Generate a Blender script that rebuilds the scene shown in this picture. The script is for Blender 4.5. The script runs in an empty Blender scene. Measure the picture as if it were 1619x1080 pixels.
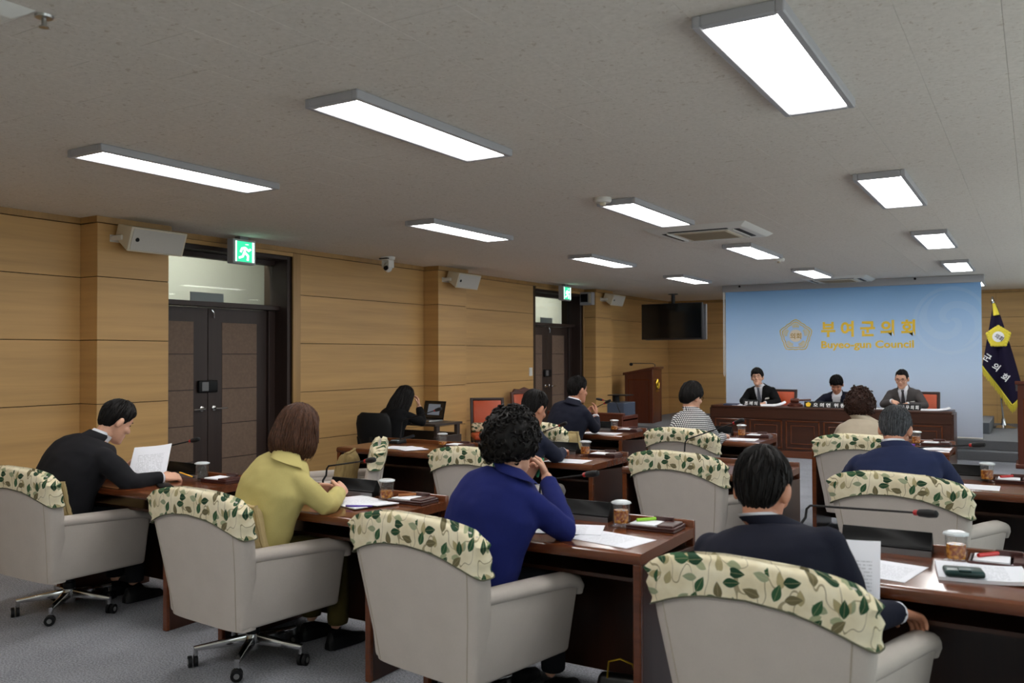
import bpy, bmesh, math, random
from mathutils import Vector, Matrix, noise
V = Vector
R = math.radians
random.seed(7)
sc = bpy.context.scene
C = sc.collection

# ------------------------------------------------------------------ camera
FPX, YAW, PITCH, ROLL, HC = 1365.57, 0.5451, 0.0159, -0.0028, 1.5
_f = V((-math.sin(YAW)*math.cos(PITCH), math.cos(YAW)*math.cos(PITCH), math.sin(PITCH)))
_r = V((math.cos(YAW), math.sin(YAW), 0)); _u = _r.cross(_f)
_r2 = _r*math.cos(ROLL)+_u*math.sin(ROLL); _u2 = -_r*math.sin(ROLL)+_u*math.cos(ROLL)
cam_d = bpy.data.cameras.new('camera'); cam = bpy.data.objects.new('camera', cam_d); C.objects.link(cam)
cam_d.sensor_width = 36.0; cam_d.lens = FPX/1619*36.0; cam_d.clip_start = .05
m = Matrix((( _r2.x, _u2.x, -_f.x, 0), (_r2.y, _u2.y, -_f.y, 0), (_r2.z, _u2.z, -_f.z, HC), (0, 0, 0, 1)))
cam.matrix_world = m
cam_d.dof.use_dof = True; cam_d.dof.focus_distance = 6.0; cam_d.dof.aperture_fstop = 3.5
sc.camera = cam

# ------------------------------------------------------------------ world, exposure
w = bpy.data.worlds.new('world'); sc.world = w; w.use_nodes = True
w.node_tree.nodes['Background'].inputs[0].default_value = (.94, .97, 1, 1)
w.node_tree.nodes['Background'].inputs[1].default_value = 3.0
sc.view_settings.view_transform = 'Standard'; sc.view_settings.look = 'None'
sc.view_settings.exposure = 0.0; sc.view_settings.gamma = 1.0; sc.view_settings.use_curve_mapping = False
LAMP = 20.0            # strength of the ceiling panels
for ya, yb in ((-.9, 1.9), (2.7, 5.5), (6.3, 9.1), (9.9, 12.7), (13.5, 16.3)):      # portals: guide daylight sampling through the right-hand windows
    pl = bpy.data.lights.new('window_portal', 'AREA'); pl.shape = 'RECTANGLE'; pl.size = 1.6; pl.size_y = yb-ya
    po = bpy.data.objects.new('window_portal', pl); C.objects.link(po); po.location = (1.72, (ya+yb)/2, 1.65); po.rotation_euler = (0, R(90), 0)
    pl.cycles.is_portal = True
try:
    sc.cycles.use_denoising = True
    sc.cycles.max_bounces = 8; sc.cycles.diffuse_bounces = 5; sc.cycles.transparent_max_bounces = 12
    sc.cycles.caustics_reflective = False; sc.cycles.caustics_refractive = False
    sc.cycles.sample_clamp_indirect = 4.0
except Exception: pass

# ------------------------------------------------------------------ helpers
WORK = bpy.data.scenes.new('workbench')          # empty scratch scene, only used to evaluate modifiers and text; removed at the end
def evaluated(ob):
    with bpy.context.temp_override(scene=WORK, view_layer=WORK.view_layers[0]):
        dg = bpy.context.evaluated_depsgraph_get(); return bpy.data.meshes.new_from_object(ob.evaluated_get(dg))
def lin(c):
    return tuple(((x/255)/12.92 if x/255 <= .04045 else (((x/255)+.055)/1.055)**2.4) for x in c)

class MB:
    def __init__(s): s.v = []; s.f = []
    def add(s, vs, fs):
        o = len(s.v); s.v += [V(p) for p in vs]; s.f += [tuple(i+o for i in f) for f in fs]; return s
    def box(s, x0, x1, y0, y1, z0, z1):
        return s.add([(x0,y0,z0),(x1,y0,z0),(x1,y1,z0),(x0,y1,z0),(x0,y0,z1),(x1,y0,z1),(x1,y1,z1),(x0,y1,z1)],
                     [(0,3,2,1),(4,5,6,7),(0,1,5,4),(1,2,6,5),(2,3,7,6),(3,0,4,7)])
    def hexa(s, p): return s.add(p, [(0,3,2,1),(4,5,6,7),(0,1,5,4),(1,2,6,5),(2,3,7,6),(3,0,4,7)])
    def loft(s, rings, cap=True, closed=True):
        n = len(rings[0]); vs = [p for r in rings for p in r]; fs = []
        for i in range(len(rings)-1):
            for j in range(n if closed else n-1):
                k = (j+1) % n
                fs.append((i*n+j, i*n+k, (i+1)*n+k, (i+1)*n+j))
        if cap and closed:
            fs.append(tuple(range(n-1, -1, -1))); fs.append(tuple((len(rings)-1)*n+j for j in range(n)))
        return s.add(vs, fs)
    def tube(s, pts, rad, n=8, cap=True, flat=1.0, up=None):
        pts = [V(p) for p in pts]
        if not hasattr(rad, '__len__'): rad = [rad]*len(pts)
        rings = []; prev = None
        for i, p in enumerate(pts):
            d = (pts[min(i+1, len(pts)-1)]-pts[max(i-1, 0)])
            d = d.normalized() if d.length > 1e-9 else V((0, 0, 1))
            if prev is None:
                a = V(up) if up is not None else (V((0, 0, 1)) if abs(d.z) < .9 else V((1, 0, 0)))
            else: a = prev
            a = (a-d*a.dot(d)); a = a.normalized() if a.length > 1e-6 else d.orthogonal().normalized()
            prev = a; b = d.cross(a)
            rings.append([p+a*(rad[i]*flat*math.cos(t))+b*(rad[i]*math.sin(t)) for t in [2*math.pi*k/n for k in range(n)]])
        return s.loft(rings, cap)
    def lathe(s, prof, c=(0, 0, 0), n=16, cap=True):
        c = V(c)
        return s.loft([[c+V((r*math.cos(2*math.pi*k/n), r*math.sin(2*math.pi*k/n), z)) for k in range(n)] for r, z in prof], cap)
    def ell(s, c, r, nu=12, nv=8, M=None):
        c = V(c); rings = []
        for i in range(nv+1):
            t = math.pi*(i+.0)/nv; t = min(max(t, .06), math.pi-.06)
            ring = []
            for k in range(nu):
                p = 2*math.pi*k/nu
                q = V((r[0]*math.sin(t)*math.cos(p), r[1]*math.sin(t)*math.sin(p), -r[2]*math.cos(t)))
                ring.append(c+(M @ q if M is not None else q))
            rings.append(ring)
        return s.loft(rings)
    def prism(s, poly, d):
        d = V(d); poly = [V(p) for p in poly]; n = len(poly)
        return s.add(poly+[p+d for p in poly], [tuple(range(n-1, -1, -1)), tuple(range(n, 2*n))]+[(i, (i+1) % n, n+(i+1) % n, n+i) for i in range(n)])
    def xf(s, M):
        s.v = [M @ p for p in s.v]; return s
    def mesh(s, name, bevel=0, seg=2, ang=35):
        me = bpy.data.meshes.new(name); me.from_pydata([tuple(p) for p in s.v], [], s.f)
        bm = bmesh.new(); bm.from_mesh(me); bmesh.ops.recalc_face_normals(bm, faces=bm.faces)
        if bevel:
            es = [e for e in bm.edges if len(e.link_faces) == 2 and e.calc_face_angle(0) > R(30)]
            bmesh.ops.bevel(bm, geom=es, offset=bevel, segments=seg, affect='EDGES', clamp_overlap=True, profile=.5)
        bm.to_mesh(me); bm.free()
        shade(me, ang); return me
    def build(s, name, mat, parent=None, bevel=0, seg=2, ang=35, loc=None):
        return link(name, s.mesh(name, bevel, seg, ang), mat, parent, loc)

def shade(me, ang=35):
    for p in me.polygons: p.use_smooth = True
    me.set_sharp_from_angle(angle=R(ang))
def link(name, me, mat, parent=None, loc=None):
    o = bpy.data.objects.new(name, me); C.objects.link(o)
    if mat is not None and not me.materials: me.materials.append(mat)
    if parent is not None: o.parent = parent
    if loc is not None: o.location = loc
    return o
def tag(o, label, cat, group=None):
    o['label'] = label; o['category'] = cat
    if group: o['group'] = group
    return o
def struct(o, label=None, cat=None):
    o['kind'] = 'structure'
    if label: o['label'] = label
    if cat: o['category'] = cat
    return o
def thing(name, label, cat, loc=(0, 0, 0), rz=0, group=None):
    o = bpy.data.objects.new(name, None); C.objects.link(o); o.empty_display_size = .1
    o.location = loc; o.rotation_euler = (0, 0, R(rz)); return tag(o, label, cat, group)
def dup(root, loc, rz, label, group=None):
    r = root.copy(); C.objects.link(r); r.location = loc; r.rotation_euler = (0, 0, R(rz)); r['label'] = label
    if group: r['group'] = group
    for ch in list(root.children):
        c = ch.copy(); C.objects.link(c); c.parent = r
        for g in list(ch.children):
            d = g.copy(); C.objects.link(d); d.parent = c
    return r
def Rz(a): return Matrix.Rotation(a, 4, 'Z')
def Rx(a): return Matrix.Rotation(a, 4, 'X')
def Ry(a): return Matrix.Rotation(a, 4, 'Y')
def T(p): return Matrix.Translation(V(p))

# ------------------------------------------------------------------ materials
class NT:
    def __init__(s, name):
        s.m = bpy.data.materials.new(name); s.m.use_nodes = True; s.t = s.m.node_tree; s.n = s.t.nodes; s.l = s.t.links
        s.b = s.n['Principled BSDF']; s.out = s.n['Material Output']
    def new(s, k, **kw):
        n = s.n.new(k)
        for a, b in kw.items():
            if a == 'inp':
                for i, v in b.items():
                    if isinstance(v, bpy.types.NodeSocket): s.l.new(v, n.inputs[i])
                    else: n.inputs[i].default_value = v
            else: setattr(n, a, b)
        return n
    def math(s, op, a, b=0.0, c=None):
        n = s.n.new('ShaderNodeMath'); n.operation = op
        for i, v in enumerate((a, b, c)):
            if v is None: continue
            if isinstance(v, bpy.types.NodeSocket): s.l.new(v, n.inputs[i])
            else: n.inputs[i].default_value = v
        return n.outputs[0]
    def mix(s, fac, a, b):
        n = s.n.new('ShaderNodeMix'); n.data_type = 'RGBA'
        for i, v in ((0, fac), (6, a), (7, b)):
            if isinstance(v, bpy.types.NodeSocket): s.l.new(v, n.inputs[i])
            else: n.inputs[i].default_value = (*v, 1) if isinstance(v, tuple) and len(v) == 3 else v
        return n.outputs[2]
    def ramp(s, fac, stops):
        n = s.n.new('ShaderNodeValToRGB'); s.l.new(fac, n.inputs[0]); e = n.color_ramp.elements
        while len(e) < len(stops): e.new(.5)
        for i, (p, c) in enumerate(stops): e[i].position = p; e[i].color = (*c, 1)
        return n.outputs[0]
    def coord(s, kind='Object', scale=(1, 1, 1), loc=(0, 0, 0), rot=(0, 0, 0)):
        t = s.n.new('ShaderNodeTexCoord'); mp = s.n.new('ShaderNodeMapping'); s.l.new(t.outputs[kind], mp.inputs[0])
        mp.inputs['Scale'].default_value = scale; mp.inputs['Location'].default_value = loc; mp.inputs['Rotation'].default_value = rot
        return mp.outputs[0]
    def noise(s, co, scale=5, detail=3, rough=.5):
        n = s.n.new('ShaderNodeTexNoise'); s.l.new(co, n.inputs['Vector']); n.inputs['Scale'].default_value = scale
        n.inputs['Detail'].default_value = detail; n.inputs['Roughness'].default_value = rough; return n.outputs['Fac']
    def bump(s, h, st=.2, dist=.01):
        n = s.n.new('ShaderNodeBump'); s.l.new(h, n.inputs['Height']); n.inputs['Strength'].default_value = st; n.inputs['Distance'].default_value = dist
        s.l.new(n.outputs[0], s.b.inputs['Normal'])
    def base(s, c):
        if isinstance(c, bpy.types.NodeSocket): s.l.new(c, s.b.inputs['Base Color'])
        else: s.b.inputs['Base Color'].default_value = (*c, 1)
    def set(s, rough=.5, metal=0, spec=.5):
        s.b.inputs['Roughness'].default_value = rough; s.b.inputs['Metallic'].default_value = metal
        s.b.inputs['Specular IOR Level'].default_value = spec; return s

MATS = {}
def mat(name, rgb, rough=.5, metal=0, spec=.5, var=0, vs=6, bump=0, bs=60, em=0):
    if name in MATS: return MATS[name]
    n = NT(name); c = lin(rgb); n.set(rough, metal, spec)
    if var:
        f = n.noise(n.coord('Object'), vs, 4)
        a = tuple(x*(1-var) for x in c); b = tuple(min(1, x*(1+var)) for x in c)
        n.base(n.ramp(f, [(.3, a), (.7, b)]))
    else: n.base(c)
    if bump: n.bump(n.noise(n.coord('Object'), bs, 3), bump, .004)
    if em:
        n.b.inputs['Emission Color'].default_value = (*c, 1); n.b.inputs['Emission Strength'].default_value = em
    MATS[name] = n.m; return n.m

def wood(name, rgb, dark=.72, scale=(1.2, 1.2, 26), rough=.35, spec=.5, kind='Object', fine=6, coat=0):
    n = NT(name); c = lin(rgb); n.set(rough, 0, spec)
    a = n.noise(n.coord(kind, scale), 1, 3, .55); b = n.noise(n.coord(kind, tuple(x*fine for x in scale)), 1, 2)
    f = n.math('ADD', n.math('MULTIPLY', a, .75), n.math('MULTIPLY', b, .25))
    n.base(n.ramp(f, [(.3, tuple(x*dark for x in c)), (.55, c), (.75, tuple(min(1, x*1.12) for x in c))]))
    n.bump(b, .04, .002)
    if coat: n.b.inputs['Coat Weight'].default_value = coat; n.b.inputs['Coat Roughness'].default_value = .12
    MATS[name] = n.m; return n.m

M_wall = wood('light_wood_veneer', (198, 158, 102), .80, (.35, .35, 9), .42, .35, 'Object', 5)
M_seam = mat('dark_joint', (60, 42, 24), .8)
M_trim = wood('wood_trim', (170, 132, 80), .8, (9, 9, .5), .4)
M_desk = wood('walnut_desk', (106, 56, 30), .6, (1.0, 14, 14), .22, .5, 'Object', 5, .25)
M_deskside = wood('walnut_side', (62, 34, 22), .7, (12, 12, .8), .3, .5)
M_redwood = wood('mahogany', (88, 40, 24), .65, (10, 10, .7), .28, .5)
M_pdesk = wood('presiding_wood', (70, 38, 24), .7, (.8, 10, 12), .3, .5)
M_door = wood('dark_door_wood', (54, 41, 37), .8, (14, 14, .6), .45, .4)
M_doorpanel = mat('door_fabric_panel', (118, 97, 82), .7, var=.12, vs=40, bump=.2, bs=200)
M_black = mat('black_plastic', (14, 14, 16), .5, spec=.25)
M_blackm = mat('matt_black', (14, 14, 16), .75)
M_grey = mat('grey_plastic', (112, 112, 114), .4)
M_dgrey = mat('dark_grey_plastic', (50, 50, 54), .4)
M_chrome = mat('chrome', (200, 200, 200), .15, 1)
M_steel = mat('brushed_steel', (170, 170, 168), .3, 1)
M_white = mat('white_plastic', (225, 224, 218), .45)
M_ivory = mat('ivory_plastic', (210, 200, 178), .5)
M_frame = mat('grey_lamp_frame', (168, 168, 172), .45)
M_cream = mat('cream_wall', (214, 214, 200), .8)
M_gold = mat('gold_print', (236, 196, 50), .5)
M_goldm = mat('gold_metal', (212, 175, 60), .3, 1)
M_red = mat('red_plastic', (170, 24, 24), .35)
M_skin = mat('skin', (214, 164, 138), .5, var=.05, vs=25)
M_skin2 = mat('tanned_skin', (190, 132, 104), .5, var=.05, vs=25)
M_lip = mat('lips', (168, 96, 88), .45)
M_eye = mat('eye_dark', (22, 16, 14), .25)

def m_ceiling():
    n = NT('mineral_fibre_tile'); n.set(.9, 0, .2)
    co = n.coord('Generated', (1, 1, 1)); t = n.new('ShaderNodeTexCoord'); g = n.new('ShaderNodeNewGeometry')
    p = g.outputs['Position']
    a = n.noise(p, 45, 3, .6); s1 = n.math('GREATER_THAN', n.noise(p, 75, 1), .70)
    s2 = n.math('GREATER_THAN', n.noise(p, 30, 2), .685); s = n.math('MAXIMUM', s1, s2)
    c = n.ramp(a, [(.3, lin((216, 210, 200))), (.7, lin((228, 222, 213)))])
    n.base(n.mix(n.math('MULTIPLY', s, .35), c, lin((160, 140, 115))))
    n.bump(a, .12, .003); return n.m
M_ceil = m_ceiling()
def m_carpet():
    n = NT('grey_carpet'); n.set(.95, 0, .1)
    p = n.new('ShaderNodeNewGeometry').outputs['Position']
    a = n.noise(p, 110, 3, .75); b = n.noise(p, 3, 3); f = n.math('ADD', n.math('MULTIPLY', a, .85), n.math('MULTIPLY', b, .15))
    n.base(n.ramp(f, [(.34, lin((92, 94, 100))), (.66, lin((172, 174, 182)))])); n.bump(a, .6, .006); return n.m
M_carpet = m_carpet()
M_stepc = mat('step_carpet', (110, 112, 116), .95, var=.15, vs=120, bump=.3, bs=200)
def m_fabric(name, rgb, var=.05, sc_=400, rough=.9, bump=.25):
    n = NT(name); n.set(rough, 0, .2); c = lin(rgb)
    co = n.coord('Object'); a = n.noise(co, 9, 3); wv = n.noise(n.coord('Object', (1, 1, .25)), sc_, 2)
    f = n.math('ADD', n.math('MULTIPLY', a, .6), n.math('MULTIPLY', wv, .4))
    n.base(n.ramp(f, [(.3, tuple(x*(1-var) for x in c)), (.7, tuple(min(1, x*(1+var)) for x in c))]))
    n.bump(wv, bump, .002); MATS[name] = n.m; return n.m
M_chair = m_fabric('cream_upholstery', (190, 182, 175), .05)
M_piping = m_fabric('cream_piping', (172, 162, 148))
M_cushion = m_fabric('beige_damask', (186, 166, 122), .14, 90)
M_gcush = m_fabric('gold_damask', (150, 130, 88), .25, 60)
def m_floral():
    n = NT('leaf_print_cover'); n.set(.85, 0, .2)
    t = n.new('ShaderNodeTexCoord'); sp = n.new('ShaderNodeSeparateXYZ', inp={0: t.outputs['Object']})
    u = n.math('ADD', sp.outputs[0], n.math('MULTIPLY', sp.outputs[1], .9)); v = sp.outputs[2]
    cream = n.ramp(n.noise(t.outputs['Object'], 14, 3), [(.3, lin((220, 208, 174))), (.7, lin((238, 230, 204)))])
    col = cream
    def layer(col, scale, off, L, W, pal, keep, seedoff):
        vec = n.new('ShaderNodeCombineXYZ', inp={0: n.math('ADD', n.math('MULTIPLY', u, scale), off), 1: n.math('ADD', n.math('MULTIPLY', v, scale), off*1.7), 2: 0.0}).outputs[0]
        vo = n.new('ShaderNodeTexVoronoi', voronoi_dimensions='2D', inp={'Vector': vec, 'Scale': 1.0, 'Randomness': .55})
        d = n.new('ShaderNodeVectorMath', operation='SUBTRACT', inp={0: vec, 1: vo.outputs['Position']}).outputs[0]
        wn = n.new('ShaderNodeTexWhiteNoise', noise_dimensions='2D', inp={'Vector': vo.outputs['Position']})
        ang = n.math('MULTIPLY', n.math('SUBTRACT', wn.outputs[0], .5), 3.4)
        rt = n.new('ShaderNodeVectorRotate', rotation_type='Z_AXIS', inp={'Vector': d, 'Angle': ang}).outputs[0]
        s2 = n.new('ShaderNodeSeparateXYZ', inp={0: rt})
        y = n.math('DIVIDE', s2.outputs[1], L); yy = n.math('MULTIPLY', y, y)
        wd = n.math('MULTIPLY', n.math('SUBTRACT', 1.0, yy), n.math('ADD', W, n.math('MULTIPLY', y, -W*.35)))
        msk = n.math('LESS_THAN', n.math('ABSOLUTE', s2.outputs[0]), wd)
        ins = n.math('LESS_THAN', n.math('ABSOLUTE', y), 1.0)
        k = n.math('GREATER_THAN', n.new('ShaderNodeSeparateColor', inp={0: wn.outputs[1]}).outputs[1], keep)
        msk = n.math('MULTIPLY', n.math('MULTIPLY', msk, ins), k)
        rib = n.math('LESS_THAN', n.math('ABSOLUTE', s2.outputs[0]), .012)
        rm = n.new('ShaderNodeValToRGB', inp={0: n.new('ShaderNodeSeparateColor', inp={0: wn.outputs[1]}).outputs[2]})
        e = rm.color_ramp.elements; rm.color_ramp.interpolation = 'CONSTANT'
        while len(e) < len(pal): e.new(.5)
        for i, c in enumerate(pal): e[i].position = i/len(pal); e[i].color = (*lin(c), 1)
        lc = n.mix(n.math('MULTIPLY', rib, .4), rm.outputs[0], lin((190, 180, 140)))
        return n.mix(msk, col, lc)
    st = n.noise(n.new('ShaderNodeCombineXYZ', inp={0: n.math('MULTIPLY', u, 1.0), 1: n.math('MULTIPLY', v, .55), 2: 0.0}).outputs[0], 11, 1)
    stem = n.math('LESS_THAN', n.math('ABSOLUTE', n.math('SUBTRACT', st, .5)), .006)
    col = n.mix(n.math('MULTIPLY', stem, .7), col, lin((112, 98, 60)))
    col = layer(col, 17, 3.3, .42, .21, [(160, 166, 132), (150, 158, 128), (172, 160, 120)], .45, 0)
    col = layer(col, 16, 9.1, .46, .23, [(46, 82, 54), (36, 66, 46), (112, 104, 76), (52, 90, 60), (40, 74, 50)], .18, 1)
    n.base(col); n.bump(n.noise(t.outputs['Object'], 300, 2), .2, .002); return n.m
M_floral = m_floral()
def m_paper():
    n = NT('printed_paper'); n.set(.8, 0, .2)
    t = n.new('ShaderNodeTexCoord'); s = n.new('ShaderNodeSeparateXYZ', inp={0: t.outputs['Object']})
    ln = n.math('GREATER_THAN', n.math('SINE', n.math('MULTIPLY', s.outputs[1], 520)), .35)
    wd = n.math('GREATER_THAN', n.noise(n.coord('Object', (1, .3, 1)), 180, 1), .45)
    ix = n.math('LESS_THAN', n.math('ABSOLUTE', s.outputs[0]), .08); iy = n.math('LESS_THAN', n.math('ABSOLUTE', n.math('ADD', s.outputs[1], .015)), .095)
    f = n.math('MULTIPLY', n.math('MULTIPLY', ln, wd), n.math('MULTIPLY', ix, iy))
    n.base(n.mix(n.math('MULTIPLY', f, .32), lin((236, 238, 246)), lin((70, 74, 90)))); return n.m
M_paper = m_paper()
M_blank = mat('white_paper', (238, 239, 246), .8)
def m_glass():
    n = NT('clear_cut_glass'); n.n.remove(n.b)
    tr = n.new('ShaderNodeBsdfTransparent'); tr.inputs[0].default_value = (.98, .985, .985, 1)
    gl = n.new('ShaderNodeBsdfGlossy'); gl.inputs['Roughness'].default_value = .08
    fr = n.new('ShaderNodeLayerWeight')
    bp = n.new('ShaderNodeBump'); bp.inputs['Strength'].default_value = .9; bp.inputs['Distance'].default_value = .004
    n.l.new(n.noise(n.coord('Object'), 130, 1), bp.inputs['Height']); n.l.new(bp.outputs[0], fr.inputs['Normal']); n.l.new(bp.outputs[0], gl.inputs['Normal'])
    mx = n.new('ShaderNodeMixShader'); n.l.new(n.math('ADD', .05, n.math('MULTIPLY', n.math('POWER', fr.outputs['Facing'], 4.0), .8)), mx.inputs[0]); n.l.new(tr.outputs[0], mx.inputs[1]); n.l.new(gl.outputs[0], mx.inputs[2])
    n.l.new(mx.outputs[0], n.out.inputs[0]); return n.m
M_glass = m_glass()
def m_pane():
    n = NT('window_glass'); n.n.remove(n.b)
    tr = n.new('ShaderNodeBsdfTransparent'); tr.inputs[0].default_value = (.9, .93, .92, 1)
    gl = n.new('ShaderNodeBsdfGlossy'); gl.inputs['Roughness'].default_value = .02
    lw = n.new('ShaderNodeLayerWeight')
    mx = n.new('ShaderNodeMixShader'); n.l.new(n.math('ADD', .02, n.math('MULTIPLY', n.math('POWER', lw.outputs['Facing'], 5.0), .8)), mx.inputs[0]); n.l.new(tr.outputs[0], mx.inputs[1]); n.l.new(gl.outputs[0], mx.inputs[2])
    n.l.new(mx.outputs[0], n.out.inputs[0]); return n.m
M_pane = m_pane()
def m_tea():
    n = NT('amber_tea'); n.set(.25, 0, .5); n.base(n.ramp(n.noise(n.coord('Object'), 60, 2), [(.4, lin((150, 72, 14))), (.65, lin((232, 160, 60)))])); return n.m
M_tea = m_tea()
def m_emit(name, col, st):
    n = NT(name); n.n.remove(n.b); e = n.new('ShaderNodeEmission'); e.inputs[0].default_value = (*col, 1); e.inputs[1].default_value = st
    n.l.new(e.outputs[0], n.out.inputs[0]); return n.m
M_lamp = m_emit('lit_diffuser', (1, .985, .96), LAMP)
M_exit = m_emit('exit_sign_green', (.05, .80, .38), 1.3)
M_exitw = m_emit('exit_sign_white', (.75, 1, .9), 2.2)
def m_screen():
    n = NT('printed_backdrop'); n.set(.75, 0, .2)
    t = n.new('ShaderNodeTexCoord'); s = n.new('ShaderNodeSeparateXYZ', inp={0: t.outputs['Object']})
    base = n.ramp(n.math('DIVIDE', s.outputs[2], 2.25), [(0, lin((226, 234, 250))), (.45, lin((206, 228, 254))), (1, lin((150, 196, 242)))])
    # printed swirl emblem, faint
    dx = n.math('SUBTRACT', s.outputs[0], 1.48); dz = n.math('SUBTRACT', s.outputs[2], 1.72)
    r = n.math('SQRT', n.math('ADD', n.math('MULTIPLY', dx, dx), n.math('MULTIPLY', dz, dz)))
    an = n.math('ARCTAN2', dz, dx)
    sw = n.math('SINE', n.math('ADD', n.math('MULTIPLY', r, 22), n.math('MULTIPLY', an, 2)))
    rg = n.math('MULTIPLY', n.math('GREATER_THAN', sw, .35), n.math('LESS_THAN', r, .42))
    ri = n.math('MULTIPLY', n.math('LESS_THAN', r, .50), n.math('GREATER_THAN', r, .45))
    n.base(n.mix(n.math('MULTIPLY', n.math('MAXIMUM', rg, ri), .09), base, (.9, .95, 1.0)))
    n.bump(n.noise(n.coord('Object', (1, 1, .5)), 2.2, 1), .25, .05)
    tl = n.new('ShaderNodeBsdfTranslucent'); n.l.new(n.b.inputs['Base Color'].links[0].from_socket, tl.inputs[0])     # thin cloth: lamps behind shine through
    mx = n.new('ShaderNodeMixShader'); mx.inputs[0].default_value = .12; n.l.new(n.b.outputs[0], mx.inputs[1]); n.l.new(tl.outputs[0], mx.inputs[2]); n.l.new(mx.outputs[0], n.out.inputs[0]); return n.m
M_screen = m_screen()

# ------------------------------------------------------------------ room shell
XL, XR, Y0, Y1, ZC = -6.78, 1.55, -1.6, 17.7, 2.65
struct(MB().box(-8.8, XR+.2, Y0-.2, 24.2, -.12, 0).build('floor', M_carpet), 'grey carpet floor of the council chamber', 'floor')
ceil = struct(MB().box(XL-.4, XR+.2, Y0-.2, Y1+.2, ZC+.02, ZC+.14).build('ceiling', M_seam), 'flat ceiling of speckled mineral fibre tiles', 'ceiling')
def tile_mesh(): return MB().box(0, .3045, 0, .6085, 0, .02).mesh('ceiling_tile', .0007, 1)
tm = tile_mesh(); tm.materials.append(M_ceil)
TX, TY = .3055, .6105
tiles = []
i0 = int((XL-.39)//TX)-1
for i in range(-24, 8):
    x = -.39+i*TX
    if x+TX < XL-.2 or x > XR: continue
    for j in range(-5, 31):
        y = .79+j*TY+(TY/2 if i % 2 else 0)
        if y+TY < Y0 or y > Y1: continue
        vis = (V((x+.15, y+.3, ZC))-V((0, 0, HC)))
        fwd = vis.dot(_f); inview = fwd > .3 and abs(vis.dot(_r2)/fwd) < .64 and vis.dot(_u2)/fwd < .42
        tiles.append((0 if inview else 1, vis.length, x, y))
tiles.sort(); rest = MB()
for k, (a, b, x, y) in enumerate(tiles):
    if k < 300: link('ceiling_tile', tm, None, ceil, (x, y, ZC))
    else: rest.box(x+.0005, x+.3045, y+.0005, y+.6085, ZC, ZC+.02)
o = rest.build('ceiling_tiles', M_ceil, ceil); o['kind'] = 'stuff'

# rear, right walls (behind and beside the photographer)
WIN = [(-.9, 1.9), (2.7, 5.5), (6.3, 9.1), (9.9, 12.7), (13.5, 16.3)]
wr_ = MB().box(XR, XR+.15, Y0, Y1, 0, .85).box(XR, XR+.15, Y0, Y1, 2.45, ZC)
for a, b in zip([Y0]+[q[1] for q in WIN], [q[0] for q in WIN]+[Y1]): wr_.box(XR, XR+.15, a, b, .85, 2.45)
struct(wr_.build('wall_right', M_cream), 'cream wall with windows on the right side, out of frame', 'wall')
for k, (a, b) in enumerate(WIN):
    f = MB().box(XR+.03, XR+.10, a, a+.05, .85, 2.45).box(XR+.03, XR+.10, b-.05, b, .85, 2.45).box(XR+.03, XR+.10, a+.05, b-.05, .85, .90).box(XR+.03, XR+.10, a+.05, b-.05, 2.40, 2.45).box(XR+.03, XR+.10, (a+b)/2-.03, (a+b)/2+.03, .90, 2.40)
    f = struct(f.build('window_%d' % (k+1), M_frame), 'wide daylight window number %d along the right wall' % (k+1), 'window')
    for p, q in ((a+.05, (a+b)/2-.03), ((a+b)/2+.03, b-.05)): MB().box(XR+.06, XR+.066, p, q, .90, 2.40).build('pane', M_pane, f)
struct(MB().box(XL-.4, XR+.15, Y0-.15, Y0, 0, ZC).build('wall_rear', M_cream), 'plain cream rear wall', 'wall')

ZS = [.065, .585, 1.108, 1.633, 2.155, 2.598]
pan_cache = {}
def panels_x(parent, x, ya, yb, n=1):      # panels facing +X on plane x
    for a, b in zip(ZS[:-1], ZS[1:]):
        o = MB().box(x, x+.014, ya+.001, yb-.001, a+.003, b-.003).build('panel', M_wall, parent, .0015, 1)
def panels_y(parent, y, xa, xb):           # panels facing -Y on plane y
    for a, b in zip(ZS[:-1], ZS[1:]):
        o = MB().box(xa+.001, xb-.001, y-.014, y, a+.003, b-.003).build('panel', M_wall, parent, .0015, 1)
D1 = (4.95, 6.67); D2 = (11.92, 13.60); PX = -6.55
pils = [(4.27, 4.95), (8.98, 9.62), (13.62, 14.28)]
wl = MB(); xb = XL-.014
for a, b in ((Y0, D1[0]), (D1[1], D2[0]), (D2[1], Y1)): wl.box(xb-.42, xb, a, b, 0, ZC)
for d in (D1, D2): wl.box(xb-.42, xb, d[0], d[1], 2.56, ZC)
for a, b in pils: wl.box(xb, PX-.014, a+.014, b-.014 if b != D1[0] else b, 0, ZC)
wall_l = struct(wl.build('wall_left', M_seam), 'left wall clad in horizontal light wood panels with pilasters', 'wall')
for a, b in ((Y0, 1.3), (1.3, pils[0][0]), (D1[1]+.11, pils[1][0]), (pils[1][1], D2[0]-.09), (pils[2][1], Y1)): panels_x(wall_l, xb, a, b)
for a, b in pils:
    panels_x(wall_l, PX-.014, a, b); panels_y(wall_l, a+.014, xb if a < 12 else -7.1, PX)
    if b != D1[0]:
        for z0, z1 in zip(ZS[:-1], ZS[1:]): MB().box(xb, PX-.014, b-.014, b, z0+.003, z1-.003).build('panel', M_wall, wall_l)
for a, b in (D1, D2): MB().box(xb, XL, a, b+.1, 2.56, 2.598).build('panel', M_wall, wall_l)
wb = struct(MB().box(XL-.4, XR+.15, Y1, Y1+.15, 0, ZC).build('wall_back', M_seam), 'back wall clad in horizontal light wood panels', 'wall')
for a, b in ((XL, -4.4), (-4.4, -2.5), (-2.5, -.6), (-.6, XR)): panels_y(wb, Y1, a, b)
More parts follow.
